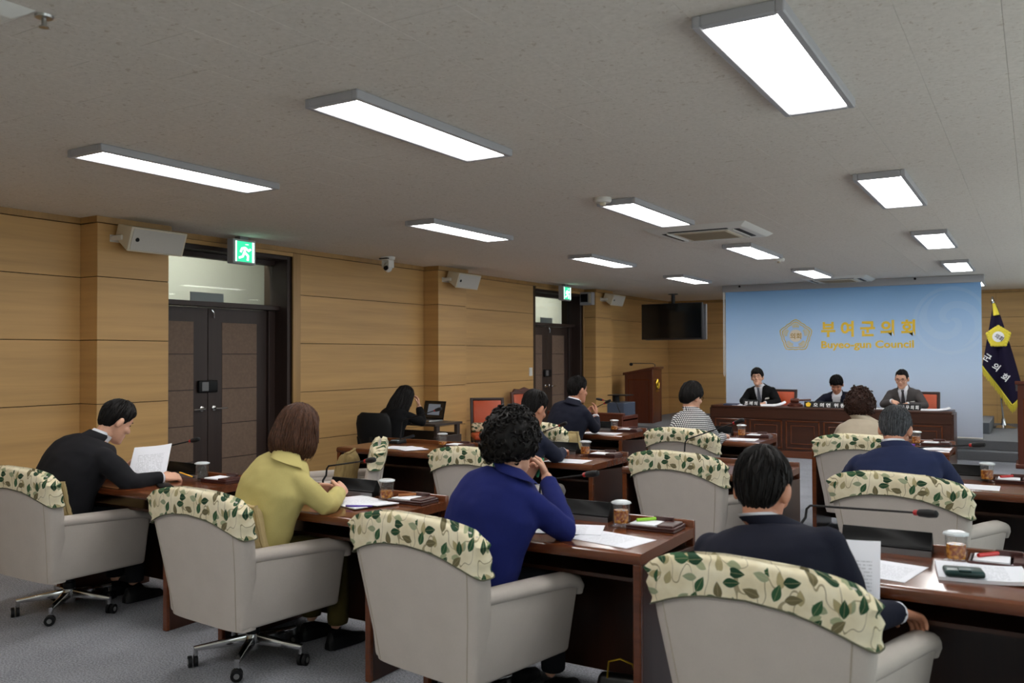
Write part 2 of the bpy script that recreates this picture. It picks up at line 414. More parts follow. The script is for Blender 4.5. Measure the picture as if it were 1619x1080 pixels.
# crown strips and baseboards
cr = MB(); bb = MB()
segs = [(XL, Y0, XL, pils[0][0]), (PX, pils[0][0], PX, pils[0][1]), (XL, D1[0], XL, pils[1][0]), (PX, pils[1][0], PX, pils[1][1]), (XL, pils[1][1], XL, pils[2][0]), (PX, pils[2][0], PX, pils[2][1]), (XL, pils[2][1], XL, Y1)]
for x, a, _, b in segs:
    cr.box(x-.02, x+.016, a, b, 2.6, ZC)
    if not (abs(a-D1[0]) < .01): bb.box(x-.012, x+.008, a, b if b != pils[2][0] else D2[0]-.09, 0, .065)
bb.box(xb, XL+.008, D1[1]+.11, pils[1][0], 0, .065)
for a, b in pils:
    cr.box(XL, PX+.016, a-.016, a, 2.6, ZC); cr.box(XL, PX+.016, b, b+.016, 2.6, ZC); bb.box(XL, PX+.008, a-.008, a, 0, .065)
cr.box(XL, XR, Y1-.03, Y1, 2.6, ZC); bb.box(XL, XR, Y1-.022, Y1, 0, .065)
struct(cr.build('trim_1', M_trim), 'wood crown strip along the ceiling edge', 'trim'); struct(bb.build('baseboard_left', M_seam), 'dark baseboard along the wood walls', 'baseboard')

# doors
def door(n, d, label):
    a, b = d; x = -7.02
    fr = MB()
    fr.box(x-.06, XL-.03, b-.05, b, 0, 2.56).box(x-.06, XL-.03, a, a+.04, 0, 2.56).box(x-.06, XL-.03, a+.04, b-.05, 2.52, 2.56)
    fr.box(x-.06, x+.10, a+.04, b-.05, 1.985, 2.035).box(x-.06, x+.03, a+.04, b-.05, 2.47, 2.52).box(x-.05, x+.03, b-.14, b-.05, 0, 1.985)
    f = struct(fr.build('door_%d' % n, M_door, None, .004, 1), label, 'door')
    MB().box(XL-.03, XL+.006, b, b+.11, 0, 2.6).build('jamb_trim', M_trim, f, .004, 1)
    MB().box(x-.012, x-.004, a+.04, b-.05, 2.035, 2.47).build('transom_pane', M_pane, f)
    mid = (a+.04+b-.14)/2
    for s, (p, q) in enumerate(((a+.045, mid-.003), (mid+.003, b-.145))):
        lf = MB().box(x-.045, x, p, q, .01, 1.98).build('door_leaf', M_door, f, .003, 1)
        pa, pb = (p+.14, q-.17) if s == 0 else (p+.17, q-.14)
        zz = [.12, .47, .82, 1.17, 1.52, 1.84]
        for z0, z1 in zip(zz[:-1], zz[1:]): MB().box(x-.002, x+.004, pa, pb, z0+.004, z1-.004).build('door_panel', M_doorpanel, lf, .002, 1)
        hy = q-.07 if s == 0 else p+.07; dr = -1 if s == 0 else 1
        h = MB().lathe([(.0, 0), (.027, 0), (.027, .008), (.018, .012), (.010, .014), (.010, .05), (0, .05)], n=14); h.xf(T((x, hy, .98)) @ Ry(R(90)))
        h.tube([(x+.045, hy, .98), (x+.05, hy+dr*.03, .98), (x+.05, hy+dr*.13, .978)], [.011, .011, .008], 8); h.build('lever_handle', M_chrome, lf)
    MB().box(x, x+.035, mid-.13, mid+.10, 1.14, 1.26).build('electronic_lock', M_black, f, .012, 3)
    MB().box(x+.035, x+.042, mid-.10, mid-.02, 1.155, 1.245).build('lock_keypad', M_grey, f, .004, 1)
    MB().tube([(x+.02, mid+.03, 1.96), (x+.03, mid+.05, 1.93), (x+.02, mid+.06, 1.88)], .008, 6).build('door_bolt', M_chrome, f)
    MB().box(x-.03, x-.02, a+.62, a+1.02, 2.035, 2.13).build('room_sign_back', M_frame, f)
door(1, D1, 'double dark brown door with transom window under the left exit sign')
door(2, D2, 'double dark brown door with transom window behind the navy suited man')
# corridor behind the doors
struct(MB().box(-8.75, -8.6, 2, 24, 0, 3.3).build('wall_corridor', M_cream), 'cream corridor wall seen through the transoms', 'wall')
struct(MB().box(xb-.42, xb-.32, 2, 24, 2.66, 3.4).build('wall_corridor_inner', M_cream), 'upper corridor wall above the doors', 'wall')
struct(MB().box(-8.6, xb-.42, 2, 24, 3.3, 3.4).build('ceiling_corridor', M_cream), 'corridor ceiling', 'ceiling')
for y in (6.4, 15.2):  # unseen lamps, put in so the corridor shows bright through the transoms
    t = thing('corridor_lamp', 'unseen ceiling lamp lighting the corridor behind the %s door' % ('left' if y < 8 else 'far'), 'lamp', (-7.6, y, 3.3))
    MB().box(-.1, .1, -.6, .6, -.05, 0).build('frame', M_frame, t); MB().box(-.08, .08, -.58, .58, -.056, -.05).build('diffuser', m_emit('corridor_diffuser', (1, .98, .92), 60), t)

# front platform
st = MB().box(-6.6, XR, 13.8, Y1, 0, .13).box(-6.6, XR, 14.05, Y1, .13, .265)
struct(st.build('floor_platform', M_stepc, None, .006, 1), 'two low carpeted steps of the front platform', 'floor')
struct(MB().box(-4.9, -.62, 15.2, 16.9, .265, .44).build('floor_platform_block', M_stepc, None, .006, 1), 'raised grey block on the platform behind the screen', 'floor')

# ceiling lamps
lm_f = MB(); hx, hy = .155, .645
lm_f.box(-hx, -hx+.03, -hy, hy, -.042, 0).box(hx-.03, hx, -hy, hy, -.042, 0).box(-hx+.03, hx-.03, -hy, -hy+.035, -.042, 0).box(-hx+.03, hx-.03, hy-.035, hy, -.042, 0)
lm_f = lm_f.mesh('lamp_frame', .004, 1); lm_f.materials.append(M_frame)
lm_d = MB().box(-.125, .125, -.61, .61, -.036, -.02).mesh('lamp_diffuser', .004, 1); lm_d.materials.append(M_lamp)
lm_b = MB().box(-.125, .125, -.61, .61, -.02, 0).mesh('lamp_back'); lm_b.materials.append(M_frame)
cols = [(-4.448, 'left'), (-2.637, 'middle'), (-.836, 'right')]
rows = [(.461, 'nearest, behind the photographer'), (3.461, 'nearest'), (6.473, 'second'), (9.481, 'third'), (12.449, 'farthest'), (15.46, 'hidden')]
for y, rn in rows:
    for x, cn in cols:
        if y < 1: lab = 'rectangular ceiling panel lamp of the %s row above the photographer' % cn
        elif y > 14: lab = 'ceiling panel lamp of the %s row hidden behind the blue screen' % cn
        else: lab = 'lit rectangular ceiling panel lamp, %s in the %s row' % (rn, cn)
        t = thing('ceiling_lamp', lab, 'lamp', (x, y, ZC), 0, 'ceiling panel lamps')
        link('lamp_frame', lm_f, None, t); link('lamp_diffuser', lm_d, None, t); link('lamp_back', lm_b, None, t)

# air conditioner cassettes
def cassette(x, y, label):
    t = thing('ceiling_air_conditioner', label, 'air conditioner', (x, y, ZC))
    b = MB().hexa([(-.475, -.475, 0), (.475, -.475, 0), (.475, .475, 0), (-.475, .475, 0), (-.42, -.42, -.035), (.42, -.42, -.035), (.42, .42, -.035), (-.42, .42, -.035)])
    b.build('casing', M_white, t, .006, 2)
    MB().box(-.25, .25, -.25, .25, -.045, -.035).build('grille_panel', M_ivory, t, .01, 2)
    for k in range(11): MB().box(-.22, .22, -.222+k*.042, -.205+k*.042, -.05, -.044).build('grille_slat', mat('ac_slat', (150, 138, 118), .6), t)
    for s in range(4):
        M = Rz(s*math.pi/2)
        MB().box(-.28, .28, .31, .365, -.039, -.02).xf(M).build('air_outlet', M_blackm, t, .012, 2)
        MB().hexa([(-.28, .30, -.045), (.28, .30, -.045), (.28, .312, -.045), (-.28, .312, -.045), (-.28, .30, -.03), (.28, .30, -.03), (.28, .312, -.03), (-.28, .312, -.03)]).xf(M).build('louvre', M_white, t)
    return t
cassette(-2.59, 7.82, 'square ceiling air conditioner cassette beside the middle lamp row')
cassette(-2.55, 13.0+.75, 'square ceiling air conditioner cassette just before the blue screen')
cassette(-3.3, 1.15, 'square ceiling air conditioner cassette at the top left corner')
for x, y, l in ((-2.70, 5.74, 'round smoke detector beside the second middle ceiling lamp'), (-2.62, 10.5, 'round smoke detector between the third and farthest middle lamps')):
    t = thing('smoke_detector', l, 'detector', (x, y, ZC))
    MB().lathe([(0, 0), (.062, 0), (.065, -.02), (.055, -.035), (0, -.036)], n=20).build('base', M_white, t)
    MB().lathe([(0, -.034), (.025, -.034), (.02, -.055), (0, -.058)], n=14).build('sensor', M_ivory, t)
t = thing('sprinkler', 'small ceiling sprinkler head near the top left corner', 'sprinkler', (-2.85, 1.66, ZC))
MB().lathe([(0, 0), (.03, 0), (.028, -.008), (.008, -.01), (.008, -.035), (.016, -.037), (.016, -.041), (0, -.041)], n=14).build('head', M_steel, t)

# exit signs
def exit_sign(y, label):
    t = thing('exit_sign', label, 'exit sign', (-6.53, y, 2.385))
    MB().box(-.06, .028, -.14, .14, 0, .235).build('housing', M_frame, t, .005, 1)
    MB().box(.026, .031, -.115, .115, .02, .215).build('lit_panel', M_exit, t)
    b = MB(); X = .033                                   # running figure pictogram and doorway
    b.tube([(X, .02, .185), (X, .0201, .19)], .018, 10)
    for pts in ([(.0, .16), (-.01, .11)], [(-.01, .115), (.035, .08), (.03, .035)], [(-.01, .115), (-.03, .07), (-.075, .055)], [(.0, .155), (.045, .13), (.065, .145)], [(.0, .155), (-.04, .145), (-.055, .11)]):
        b.tube([(X, p[0], p[1]) for p in pts], .012, 6, flat=1)
    b.box(X-.002, X, -.115, -.10, .02, .215).box(X-.002, X, .09, .115, .02, .215)
    b.build('running_figure', M_exitw, t)
    MB().box(-.05, .02, -.05, .05, .235, .265).build('ceiling_mount', M_grey, t)
exit_sign(5.765, 'green lit exit sign hanging above the left double door')
exit_sign(12.46, 'green lit exit sign hanging above the far double door')

# loudspeakers on the pilasters
def speaker(x, y, label, s=1):
    t = thing('wall_speaker', label, 'speaker', (x, y, 2.48), 0, 'cream loudspeakers on the pilasters')
    Mr = Ry(R(20)) @ Matrix.Scale(s, 4)
    poly = [(-.14, 0, .075), (.05, 0, .105), (.05, 0, -.105), (-.14, 0, -.045)]
    MB().prism([(a, -.27, c) for a, b, c in poly], (0, .54, 0)).xf(T((.17, 0, 0)) @ Mr).build('cabinet', M_ivory, t, .006, 2)
    MB().box(.05, .056, -.25, .25, -.09, .09).xf(T((.17, 0, 0)) @ Mr).build('grille', mat('speaker_grille', (196, 192, 184), .6, bump=.8, bs=140), t, .002, 1)
    MB().lathe([(0, 0), (.018, 0), (.016, .006), (0, .007)], n=12).xf(T((.17, 0, 0)) @ Mr @ T((.056, -.2, .0)) @ Ry(R(90))).build('badge', M_black, t)
    for s2 in (-1, 1): MB().tube([(0, s2*.285, 0), (.09, s2*.285, 0), (.13, s2*.278, 0)], .014, 6, flat=1.6).build('bracket', M_white, t)
    MB().box(-.012, .004, -.30, .30, -.03, .03).build('wall_plate', M_white, t)
speaker(PX, 4.68, 'cream wall loudspeaker on the pilaster nearest the left door')
speaker(PX, 9.36, 'cream wall loudspeaker on the middle pilaster', .95)
speaker(PX, 14.1, 'cream wall loudspeaker on the far pilaster', .95)
t = thing('control_box', 'small open electrical box beside the far exit sign', 'electric box', (-6.66, 13.53, 2.37))
MB().box(-.13, .10, -.05, .07, 0, .22).build('casing', M_frame, t, .004, 1)
MB().box(-.11, .02, -.056, -.05, .05, .19).build('dark_panel', M_black, t); MB().box(.04, .085, -.058, -.05, .03, .2).build('terminal_strip', M_ivory, t)

# pan tilt camera
t = thing('ceiling_camera', 'white pan tilt camera hanging from the ceiling by the wall', 'camera', (-6.45, 7.85, ZC), 0)
MB().lathe([(0, 0), (.085, 0), (.08, -.03), (.06, -.045), (0, -.046)], n=20).build('base', M_white, t)
for s_ in (-1, 1): MB().box(s_*.045-.01, s_*.045+.01, -.05, .05, -.13, -.04).build('yoke_arm', M_white, t, .008, 2)
MB().ell((0, 0, -.12), (.045, .065, .06)).build('camera_head', M_white, t)
MB().tube([(.02, -.05, -.13), (.03, -.078, -.14)], .026, 12).build('lens', M_black, t)
MB().box(-.06, .06, -.087, -.05, -.03, -.018).build('trim_band', M_black, t)
# wall switch
t = thing('wall_switch', 'white light switch plate beside the far double door', 'switch', (XL, 11.74, 1.24))
MB().box(0, .008, -.05, .05, -.065, .065).build('plate', M_white, t, .003, 1); MB().box(.008, .014, -.03, .03, -.045, .045).build('rocker', M_white, t, .002, 1)

# ------------------------------------------------------------------ backdrop screen
SX0, SX1, SY = -4.43, -.665, 14.2
scr = thing('roll_screen', 'light blue printed roll screen behind the presiding table', 'screen', ((SX0+SX1)/2, SY, .275))
hw = (SX1-SX0)/2
MB().box(-hw, hw, -.002, .002, 0, 2.27).build('fabric', M_screen, scr)
MB().box(-hw-.04, hw+.04, -.06, .06, 2.265, 2.372).build('casing', M_frame, scr, .008, 2)
MB().tube([(-hw, 0, 0), (hw, 0, 0)], .014, 10).build('bottom_bar', M_white, scr)
MB().tube([(-hw-.03, -.02, 2.27), (-hw-.032, -.02, .9), (-hw-.02, -.02, .86), (-hw-.012, -.02, .9), (-hw-.015, -.02, 2.27)], .006, 6).build('pull_chain', M_white, scr)
for fx in (-.72, -.1, .45): MB().lathe([(0, 0), (.018, 0), (.018, .012), (0, .012)], n=10).xf(T((fx*hw*1.2, -.06, 2.35)) @ Rx(R(90))).build('casing_screw', M_black, scr)
def text(name, body, x, z, size, mt, parent, y=-.003, width=None, bold=.0, spacing=1.0, rot=None, ext=.0005, shear=0, loc=None):
    cu = bpy.data.curves.new(name, 'FONT'); cu.body = body; cu.size = size; cu.align_x = 'LEFT'; cu.align_y = 'BOTTOM_BASELINE'
    cu.extrude = ext; cu.offset = bold; cu.space_character = spacing; cu.resolution_u = 3; cu.shear = shear
    to = bpy.data.objects.new(name, cu); WORK.collection.objects.link(to); me = evaluated(to)
    bpy.data.objects.remove(to); bpy.data.curves.remove(cu)
    if width and len(me.vertices):
        xs = [v.co.x for v in me.vertices]; k = width/(max(xs)-min(xs)); x0 = min(xs)
        for v in me.vertices: v.co.x = (v.co.x-x0)*k
    M = (rot if rot is not None else T((x, y, z)) @ Rx(R(90)))
    me.transform(M); me.materials.clear(); me.materials.append(mt)
    return link(name, me, mt, parent)
XC = (SX0+SX1)/2
kx = 14.2/13.9
text('hangul_title', '부 여 군 의 회', -2.897-XC, 1.800-.275, .255, M_gold, scr, width=1.355, bold=.009)
text('english_title', 'Buyeo-gun Council', -2.897-XC, 1.60-.275, .155, M_gold, scr, width=1.335, bold=.004)
def rosette(b, cx, cz, r, y, tr, n=120):
    def rad(a):
        k = (a/(2*math.pi/5)) % 1.0
        pent = math.cos(math.pi/5)/math.cos((k-.5)*2*math.pi/5)
        return r*(pent*.93+.05+.035*abs(math.sin(a*7.5)))
    for rr in (1.0, .86):
        pts = [(cx+rr*rad(2*math.pi*i/n)*math.sin(2*math.pi*i/n), y, cz+rr*rad(2*math.pi*i/n)*math.cos(2*math.pi*i/n)) for i in range(n+1)]
        b.tube(pts, tr, 4)
    for k in range(5):
        for j in range(-3, 4):
            a = 2*math.pi*k/5+j*.10
            b.tube([(cx+.5*r*math.sin(a), y, cz+.5*r*math.cos(a)), (cx+(.82-.05*abs(j))*r*math.sin(a), y, cz+(.82-.05*abs(j))*r*math.cos(a))], tr*.6, 4)
b = MB(); ex, ez = -3.288-XC, 1.80-.275; rosette(b, ex, ez, .265, -.004, .006)
b.build('emblem_rosette', M_gold, scr)
MB().lathe([(0, 0), (.10, 0), (.10, .003), (0, .003)], n=32).xf(T((ex, -.003, ez)) @ Rx(R(90))).build('emblem_disc', mat('emblem_pale', (226, 216, 200), .6), scr)
text('emblem_lettering', '의회', ex-.085, ez-.045, .105, mat('emblem_brown', (176, 138, 50), .5), scr, y=-.008, width=.17, bold=.002)

# ------------------------------------------------------------------ hanging television
t = thing('hanging_television', 'black flat television hanging from the ceiling near the back corner', 'television', (-5.86, 15.55, ZC), -4)
MB().tube([(0, 0, 0), (0, 0, -.45)], .035, 12).build('ceiling_pole', M_dgrey, t)
MB().lathe([(0, 0), (.09, 0), (.09, -.012), (0, -.012)], n=20).build('ceiling_plate', M_dgrey, t)
MB().box(-.62, .62, -.09, -.03, -.86, -.18).build('cabinet', M_dgrey, t, .008, 2)
MB().box(-.60, .60, -.096, -.088, -.835, -.195).build('display', mat('tv_glass', (20, 24, 28), .12, spec=.6), t)
MB().box(-.58, .66, .0, .05, -.87, -.21).build('back_display', M_grey, t, .006, 1)
MB().box(-.2, .2, -.04, .01, -.6, -.35).build('bracket', M_dgrey, t)

# ------------------------------------------------------------------ desks
def desk_proto():
    W, Dp = 1.03, .62; hw, hd = W/2, Dp/2
    t = thing('council_desk', '', 'desk')
    prof = [(-hd, .70), (-hd-.006, .708), (-hd-.008, .72), (-hd-.004, .735), (-hd+.006, .741), (-hd+.03, .742), (hd-.03, .742), (hd-.03, .70)]
    MB().prism([(-hw+.0, a, c) for a, c in prof], (W, 0, 0)).build('desk_top', M_desk, t, 0)
    MB().box(-hw, hw, hd-.03, hd, .66, .772).build('rear_ledge', M_desk, t, .006, 2)
    for s in (-1, 1):
        x0, x1 = (hw-.032, hw-.001) if s > 0 else (-hw+.001, -hw+.032)
        p = MB().prism([(x0, -hd+.02, 0), (x0, hd-.002, 0), (x0, hd-.002, .66), (x0, -hd+.02, .70)], (x1-x0, 0, 0)).build('side_panel', M_deskside, t, .003, 1)
        MB().box(x0-.001, x1+.001, -hd-.004, -hd+.02, 0, .70).build('edge_strip', M_desk, p, .004, 1)
    MB().box(-hw+.032, hw-.032, hd-.05, hd-.03, .05, .70).build('modesty_panel', M_deskside, t)
    MB().box(-hw+.032, hw-.032, -hd+.12, hd-.05, .60, .615).build('under_shelf', M_deskside, t)
    return t
ZT = .742
WHO = {'D1': 'the black-suited man by the left wall', 'D2': 'the woman in yellow', 'D3': 'the woman in royal blue', 'D4': 'the man at bottom right',
       'B1': 'the empty seat nearest the laptop table', 'B2': 'the navy-suited man behind royal blue', 'B3': 'the empty middle seat', 'B4': 'the grey-haired man',
       'CC': 'the upright man before the far door', 'EE': 'the houndstooth woman', 'FF': 'the brown-haired woman in beige'}
DX = {'D1': (-4.06, 3.375), 'D2': (-2.62, 3.375), 'D3': (-1.29, 3.375), 'D4': (.03, 3.375), 'B1': (-3.94, 5.70), 'B2': (-2.62, 5.70), 'B3': (-1.37, 5.70), 'B4': (.03, 5.70),
      'CC': (-3.31, 7.74), 'EE': (-2.04, 7.76), 'FF': (-.58, 7.80)}
proto = None
for k, (xr, yc) in DX.items():
    loc = (xr-.515, yc, 0); lab = 'dark walnut desk of ' + WHO[k]
    if proto is None: proto = desk_proto(); proto.location = loc; proto['label'] = lab; proto['group'] = 'walnut council desks'
    else: dup(proto, loc, 0, lab, 'walnut council desks')

# ---- things on desks
def microphone(base, head, bend, label, rz=0):
    b = V(base); t = thing('gooseneck_microphone', label, 'microphone', base)
    q = MB().hexa([(-.055, -.075, 0), (.055, -.075, 0), (.055, .055, 0), (-.055, .055, 0), (-.05, -.07, .02), (.05, -.07, .02), (.05, .05, .038), (-.05, .05, .038)])
    q.xf(Rz(R(rz))).build('base', M_black, t, .005, 2)
    MB().box(-.035, .035, -.055, -.02, .024, .0285).xf(Rz(R(rz)) @ T((0, 0, .002))).build('display', mat('mic_display', (150, 170, 185), .3), t)
    be = V(bend)-b; h = V(head)-b; d = (h-be).normalized()
    pts = [V((0, .035, .03)), V((0, .035, .06)), V((be.x-d.x*.0, be.y, be.z-.05)), V((be.x, be.y, be.z-.015))+d*.006, be+d*.025, be+d*.06, h-d*.075]
    MB().tube(pts, [.007, .006, .0055, .005, .0045, .0045, .004], 8).build('gooseneck', M_blackm, t)
    MB().tube([h-d*.085, h-d*.07], .0105, 10).build('ring_light', M_red, t)
    MB().tube([h-d*.072, h-d*.065, h-d*.03, h, h+d*.006], [.008, .0135, .0155, .013, .006], 12).build('windscreen', M_blackm, t)
def nameblock(c, rz, label, w=.32):
    t = thing('name_block', label, 'nameplate', (c[0], c[1], ZT), rz)
    MB().prism([(-w/2, -.045, 0), (-w/2, .045, 0), (-w/2, .045, .012), (-w/2, .004, .085), (-w/2, -.004, .085), (-w/2, -.03, .03), (-w/2, -.045, .03)], (w, 0, 0)).build('block', mat('name_block_black', (7, 7, 8), .4, spec=.12), t, .002, 1)
    MB().box(-w/2, w/2, -.048, -.044, 0, .022).build('grey_rim', M_grey, t)
def tumbler(c, label, tea=.6, lid=False, s=1):
    t = thing('glass_tumbler', label, 'glass', (c[0], c[1], ZT))
    MB().lathe([(0, 0), (.048, 0), (.05, .005), (.036, .008), (0, .008)], n=20).build('saucer', M_glass, t)
    n = 20; H = .105
    def ring(r, z, wob=0): return [V(((r+(wob if k % 2 else 0))*math.cos(2*math.pi*k/n), (r+(wob if k % 2 else 0))*math.sin(2*math.pi*k/n), z)) for k in range(n)]
    MB().loft([ring(.0, .009), ring(.034, .009), ring(.037, .02, .002), ring(.038, .045, .002), ring(.036, .07, .0015), ring(.037, .09), ring(.038, H), ring(.035, H), ring(.033, .07), ring(.033, .02), ring(.0, .016)], False).build('cup', M_glass, t, ang=20)
    if tea: MB().lathe([(0, .018), (.031, .018), (.0325, .03), (.0325, .02+.07*tea), (0, .02+.07*tea)], n=20).build('tea', M_tea, t)
    if lid or True: MB().loft([ring(.0, .112), ring(.030, .114), ring(.041, .109, .003), ring(.042, .103, .003), ring(.036, .100), ring(0, .101)], False).build('glass_lid', mat('frosted_lid', (205, 212, 216), .25, spec=.8), t, ang=20)
def tray(c, rz, label, white=True, pen=None, flap=True):
    t = thing('memo_tray', label, 'tray', (c[0], c[1], ZT), rz)
    L = mat('maroon_leather', (64, 30, 26), .35)
    MB().box(-.11, .11, -.075, .075, 0, .01).box(-.11, .11, -.075, -.067, .01, .022).box(-.11, .11, .067, .075, .01, .022).box(-.11, -.102, -.067, .067, .01, .022).box(.102, .11, -.067, .067, .01, .022).build('tray', L, t, .003, 1)
    if white: MB().box(-.095, .02, -.06, .06, .011, .026).build('memo_pad', M_blank, t, .001, 1)
    MB().box(.03, .10, -.065, .065, .011, .03).build('card_case', L, t, .003, 1)
    if flap: MB().box(-.03, .06, .05, .07, .02, .045).build('pad_clip', L, t, .003, 1)
    if pen: MB().tube([(-.08, -.02, .034), (-.02, .05, .034)], .007, 8).build('highlighter', mat('pen_'+pen, {'green': (150, 205, 60), 'red': (190, 30, 30), 'brown': (150, 90, 40), 'blue': (70, 130, 190)}[pen], .4), t)
def paper(c, rz, label, z=ZT, w=.21, h=.297, mt=None, curl=0, n=1, tilt=None):
    b = MB(); N = 8; th = .0012*n
    up = [[V((-w/2+w*i/N, -h/2+h*j/N, th+curl*max(0, (i/N-.5))**2*4+curl*.3*math.sin(j/N*3))) for i in range(N+1)] for j in range(N+1)]
    vs = [p for r in up for p in r]; M_ = len(vs); vs += [p-V((0, 0, th)) for p in vs]; fs = []
    for j in range(N):
        for i in range(N):
            a = j*(N+1)+i; fs.append((a, a+1, a+N+2, a+N+1)); fs.append((M_+a, M_+a+N+1, M_+a+N+2, M_+a+1))
    ed = [i for i in range(N+1)]+[j*(N+1)+N for j in range(1, N+1)]+[N*(N+1)+i for i in range(N-1, -1, -1)]+[j*(N+1) for j in range(N-1, 0, -1)]
    for a, e in zip(ed, ed[1:]+ed[:1]): fs.append((a, M_+a, M_+e, e))
    b.add(vs, fs); o = b.build('paper_sheet', mt or M_paper, None)
    o.location = (c[0], c[1], z+.0006); o.rotation_euler = tilt if tilt else (0, 0, R(rz))
    return tag(o, label, 'paper', 'papers on the desks')
def pen(a, b_, name, col, label, r=.005):
    a = V(a); b_ = V(b_); d = (b_-a)
    t = thing(name, label, 'pen', a)
    MB().tube([V((0, 0, 0)), d*.86], r, 8).build('barrel', mat('pen_'+name+str(col), col, .4), t)
    MB().tube([d*.86, d], [r*.95, .001], 8).build('tip', M_dgrey if name == 'pen' else M_blackm, t)

def set_desk(k, mic=None, nb=True, gl=True, tr=True, tea=.6, pen_=None, nbx=None):
    xr, yc = DX[k]; who = WHO[k]; yr = yc+.30
    if mic: microphone(mic[0], mic[1], mic[2], 'black gooseneck microphone on the desk of '+who)
    if nb: nameblock((nbx or xr-.535, yr-.065), 0, 'black name block on the desk of '+who)
    if gl: tumbler((xr-.285, yr-.15), 'lidded glass tumbler on the desk of '+who, tea)
    if tr: tray((xr-.135, yr-.12), 0, 'maroon memo tray on the desk of '+who, pen=pen_)
set_desk('D1', ((-4.955, 3.55, ZT), (-4.47, 3.60, .982), (-4.955, 3.60, .885)), tea=0, pen_=None, nbx=-4.60)
set_desk('D2', ((-3.42, 3.56, ZT), (-2.967, 3.50, .955), (-3.41, 3.61, .88)), tea=.45, pen_='brown', nbx=-3.20)
set_desk('D3', ((-2.03, 3.56, ZT), (-1.677, 3.50, .973), (-2.03, 3.60, .90)), tea=.75, pen_='green', nbx=-1.82)
set_desk('D4', ((-.83, 3.58, ZT), (-.303, 3.35, .942), (-.81, 3.64, .885)), tea=.7, pen_='red', nbx=-.50)
set_desk('B1', ((-4.72, 5.88, ZT), (-4.206, 5.80, 1.061), (-4.72, 5.93, .93)), nb=False, tea=.3, pen_=None)
set_desk('B2', ((-3.33, 5.88, ZT), (-3.041, 5.80, .986), (-3.33, 5.92, .89)), tea=.7, pen_=None, nbx=-3.17)
set_desk('B3', ((-2.15, 5.88, ZT), (-1.679, 5.75, 1.063), (-2.15, 5.92, .89)), nb=False, gl=False, tr=False)
set_desk('B4', ((-.72, 5.88, ZT), (-.263, 5.80, .966), (-.72, 5.92, .91)), tea=.7, pen_='red', nbx=-.41)
set_desk('CC', ((-3.95, 7.95, ZT), (-3.642, 7.90, 1.046), (-3.95, 7.97, .91)), tea=.45, nbx=-3.82)
set_desk('EE', None, tea=.7, nbx=-2.60)
set_desk('FF', None, nb=False, tea=.7)
paper((-1.50, 3.26), -12, 'loose white sheet at the front of the royal blue woman\'s desk', w=.297, h=.21)
paper((-1.74, 3.34), 20, 'white sheet under the elbow of the woman in royal blue', w=.297, h=.21, z=ZT+.0025)
paper((-2.98, 3.40), -20, 'open white booklet before the woman in yellow', w=.36, h=.25, n=4, curl=.006)
pen((-2.93, 3.24, .756), (-2.79, 3.31, .756), 'purple_pen', (70, 40, 150), 'purple pen lying on the yellow woman\'s booklet')
paper((-.17, 3.37), 8, 'stack of white sheets under the teal case at bottom right', n=10, w=.27, h=.25, curl=.008)
paper((-.46, 3.28), -10, 'white sheet beside the document held at bottom right', w=.21, h=.27)
paper((-4.46, 5.60), 8, 'left white sheet fanned on the empty desk by the laptop table', w=.297, h=.21, mt=M_blank)
paper((-4.36, 5.57), -25, 'right white sheet fanned on the empty desk by the laptop table', w=.297, h=.21, z=ZT+.003, mt=M_blank)
paper((-4.09, 5.86), 10, 'small white note beside the glass on the empty left desk', w=.15, h=.12, mt=M_blank)
paper((-2.87, 5.50), 5, 'white sheet before the navy-suited man behind royal blue', w=.297, h=.21, mt=M_blank)
paper((-.31, 5.58), 0, 'white sheet on the desk of the grey-haired man', w=.26, h=.20, mt=M_blank)
paper((-3.60, 7.60), 5, 'white sheet before the upright man near the far door', w=.36, h=.21, mt=M_blank)
paper((-2.30, 7.66), 5, 'white sheet before the houndstooth woman', w=.36, h=.22, mt=M_blank)
paper((-.68, 7.66), 0, 'white sheet on the desk of the beige-jacketed woman', w=.20, h=.21, mt=M_blank)
paper((-4.80, 9.30), 0, 'white sheet on the low wooden reporting desk', z=.765, w=.3, h=.21, mt=M_blank)
t = thing('teal_case', 'dark teal leather case lying on papers at bottom right', 'case', (-.215, 3.27, ZT+.017), 12)
MB().box(-.06, .06, -.04, .04, 0, .022).build('case_body', mat('teal_leather', (24, 58, 58), .3), t, .008, 3); MB().box(-.02, .02, -.043, .0, .018, .026).build('flap', MATS['teal_leather'], t, .003, 1)
t = thing('mobile_phone', 'black mobile phone left of the woman in royal blue', 'phone', (-2.2, 3.27, ZT), 15)
MB().box(-.037, .037, -.075, .075, 0, .009).build('phone_body', M_black, t, .003, 2)
t = thing('mobile_phone', 'dark phone beside the hand of the black-suited man', 'phone', (-4.36, 3.27, ZT), 60)
MB().box(-.037, .037, -.075, .075, 0, .009).build('phone_body', M_black, t, .003, 2)
t = thing('purple_pen', 'purple pen on the desk of the beige-jacketed woman', 'pen', (-.93, 7.83, ZT+.006), 20)
MB().tube([(-.06, 0, 0), (.07, 0, 0)], .008, 8).build('barrel', mat('violet', (110, 60, 180), .4), t)

